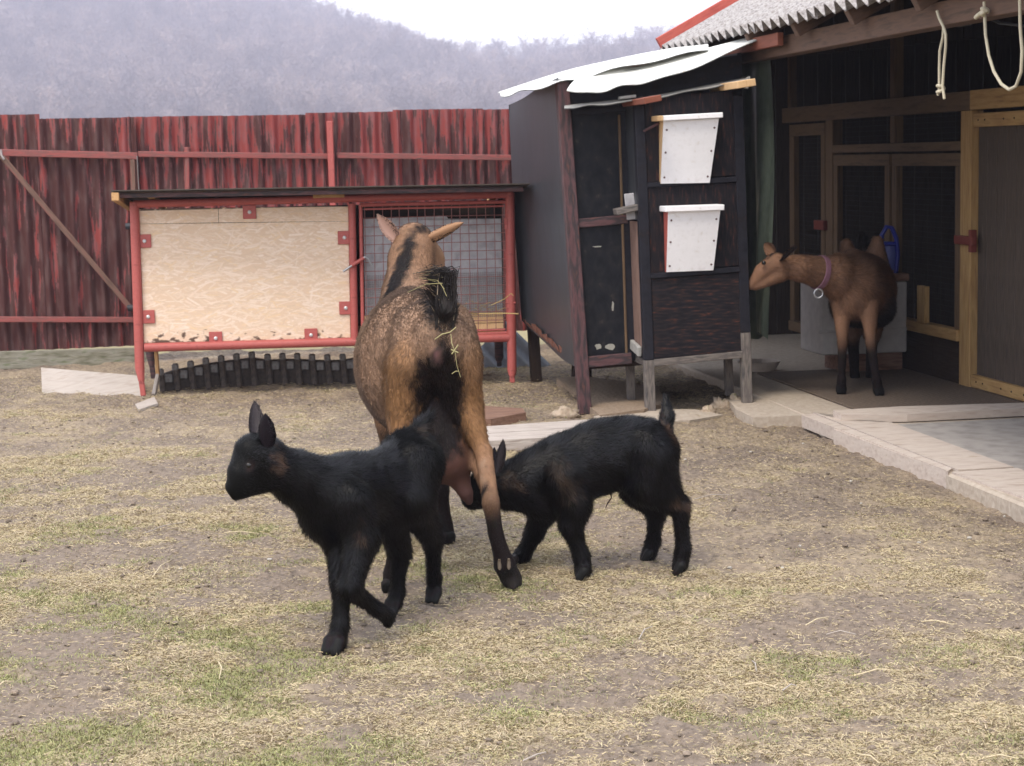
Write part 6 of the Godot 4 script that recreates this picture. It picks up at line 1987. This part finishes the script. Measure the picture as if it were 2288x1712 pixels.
func grass() -> void:
	var gm := StandardMaterial3D.new()
	gm.resource_name = "grass_blades"
	gm.vertex_color_use_as_albedo = true
	gm.roughness = 0.85
	gm.backlight_enabled = true
	gm.backlight = Color(0.25, 0.25, 0.2)
	var dry := [[], [], []]
	var dryc := [[], [], []]
	var green := [[], []]
	var greenc := [[], []]
	var bits := []
	var bitc := []
	var tries := 0
	while tries < 380000:
		tries += 1
		var z := -rng.randf_range(3.2, 11.6)
		var x := rng.randf_range(-1.0, 1.0) * (0.24 * -z + 1.3)
		if x < -4.5 or x > 4.5:
			continue
		var p := Vector3(x, 0, z) - SO
		if p.dot(UX) > -0.09 and p.dot(UZ) > -0.7:
			continue
		var a := patch_noise.get_noise_2d(x * 1.3, z * 1.3) + 0.5 * patch_noise.get_noise_2d(x * 6.0 + 40.0, z * 6.0)
		var g := patch_noise.get_noise_2d(x * 2.1 + 90.0, z * 2.1) + 0.45 * patch_noise.get_noise_2d(x * 9.0, z * 9.0 + 30.0)
		var right := smoothstep(0.15, 0.9, x + 0.1 * (z + 6.0)) * smoothstep(-4.7, -6.0, z)
		var far := smoothstep(-7.8, -8.9, z)
		var keep := 0.44 + a * 1.7 - right * 1.0 - far * 1.0
		if rng.randf() > clampf(keep, 0.03, 1.0):
			if rng.randf() < (0.05 if z > -9.6 else 0.12):
				bits.append(Transform3D(Basis(Vector3.UP, rng.randf() * TAU), Vector3(x, ground_height(x, z), z)))
				var t0 := rng.randf_range(0.7, 1.3)
				bitc.append(Color(0.46 * t0, 0.36 * t0, 0.22 * t0))
			continue
		var leftness := smoothstep(0.6, -1.0, x) * smoothstep(-7.2, -5.0, z)
		var xf := Transform3D(Basis(Vector3.UP, rng.randf() * TAU).scaled(Vector3.ONE * rng.randf_range(0.7, 1.25)), Vector3(x, ground_height(x, z) - 0.001, z))
		var t := rng.randf_range(0.75, 1.25)
		if g * 1.2 + leftness * 0.5 - 0.28 - right * 0.2 > rng.randf_range(-0.1, 0.5):
			var n := rng.randi() % 2
			green[n].append(xf)
			greenc[n].append(Color(0.22, 0.25, 0.09).lerp(Color(0.40, 0.37, 0.185), rng.randf()) * t)
		else:
			var n := rng.randi() % 3
			dry[n].append(xf)
			dryc[n].append(Color(0.50, 0.40, 0.275).lerp(Color(0.45, 0.385, 0.24), rng.randf()) * t)
	for n in 3:
		tag(scatter("dry_grass", tuft(70 + n, 20, 0.055, [0.013, 0.017, 0.011][n], 0.0008, 1.0, 1.57), dry[n], dryc[n], gm), "short trampled dry grass covering the middle of the yard", "grass", "dry grass of the yard")
	for n in 2:
		tag(scatter("green_grass", tuft(80 + n, 14, 0.045, [0.011, 0.015][n], 0.0008, 0.3, 1.3), green[n], greenc[n], gm), "patches of short green grass among the dry grass", "grass", "green grass of the yard")
	tag(scatter("straw_litter", tuft(90, 4, 0.06, 0.020, 0.0008, 1.45, 1.57, true), bits, bitc, gm), "scattered straw bits on the bare earth", "straw")
	var clod := MB.new()
	clod.colored = true
	var cf := noise(1.0, 3, 2)
	for j in 6:
		for k in 8:
			var d := Vector3(cos(TAU * k / 8) * sin(PI * j / 5), cos(PI * j / 5), sin(TAU * k / 8) * sin(PI * j / 5))
			clod.vert(d * (0.75 + 0.6 * cf.get_noise_3dv(d * 1.9)) * Vector3(1, 0.6, 1), d)
	for j in 5:
		for k in 8:
			var a := j * 8 + k
			var b := j * 8 + (k + 1) % 8
			clod.i.append_array(PackedInt32Array([a, a + 8, b, b, a + 8, b + 8]))
	smooth(clod)
	var cx := []
	var cc := []
	for k in 14000:
		var z := -rng.randf_range(3.3, 11.0)
		var x := rng.randf_range(-1.0, 1.0) * (0.24 * -z + 1.3)
		var p := Vector3(x, 0, z) - SO
		if (p.dot(UX) > -0.09 and p.dot(UZ) > -0.7) or patch_noise.get_noise_2d(x * 2.7 + 11.0, z * 2.7) < rng.randf_range(-0.25, 0.3):
			continue
		var s := 0.003 + 0.011 * pow(rng.randf(), 4.0)
		cx.append(Transform3D(Basis(Vector3.UP, rng.randf() * TAU).scaled(Vector3(s, s * rng.randf_range(0.6, 1.1), s)), Vector3(x, ground_height(x, z) + s * 0.2, z)))
		var t0 := rng.randf_range(0.6, 1.25)
		cc.append(Color(0.20 * t0, 0.155 * t0, 0.12 * t0))
	var cmat := StandardMaterial3D.new()
	cmat.resource_name = "clods"
	cmat.vertex_color_use_as_albedo = true
	cmat.roughness = 1.0
	tag(scatter("earth_crumbs", clod.mesh(), cx, cc, cmat), "crumbs and clods of dark earth over the yard", "earth")
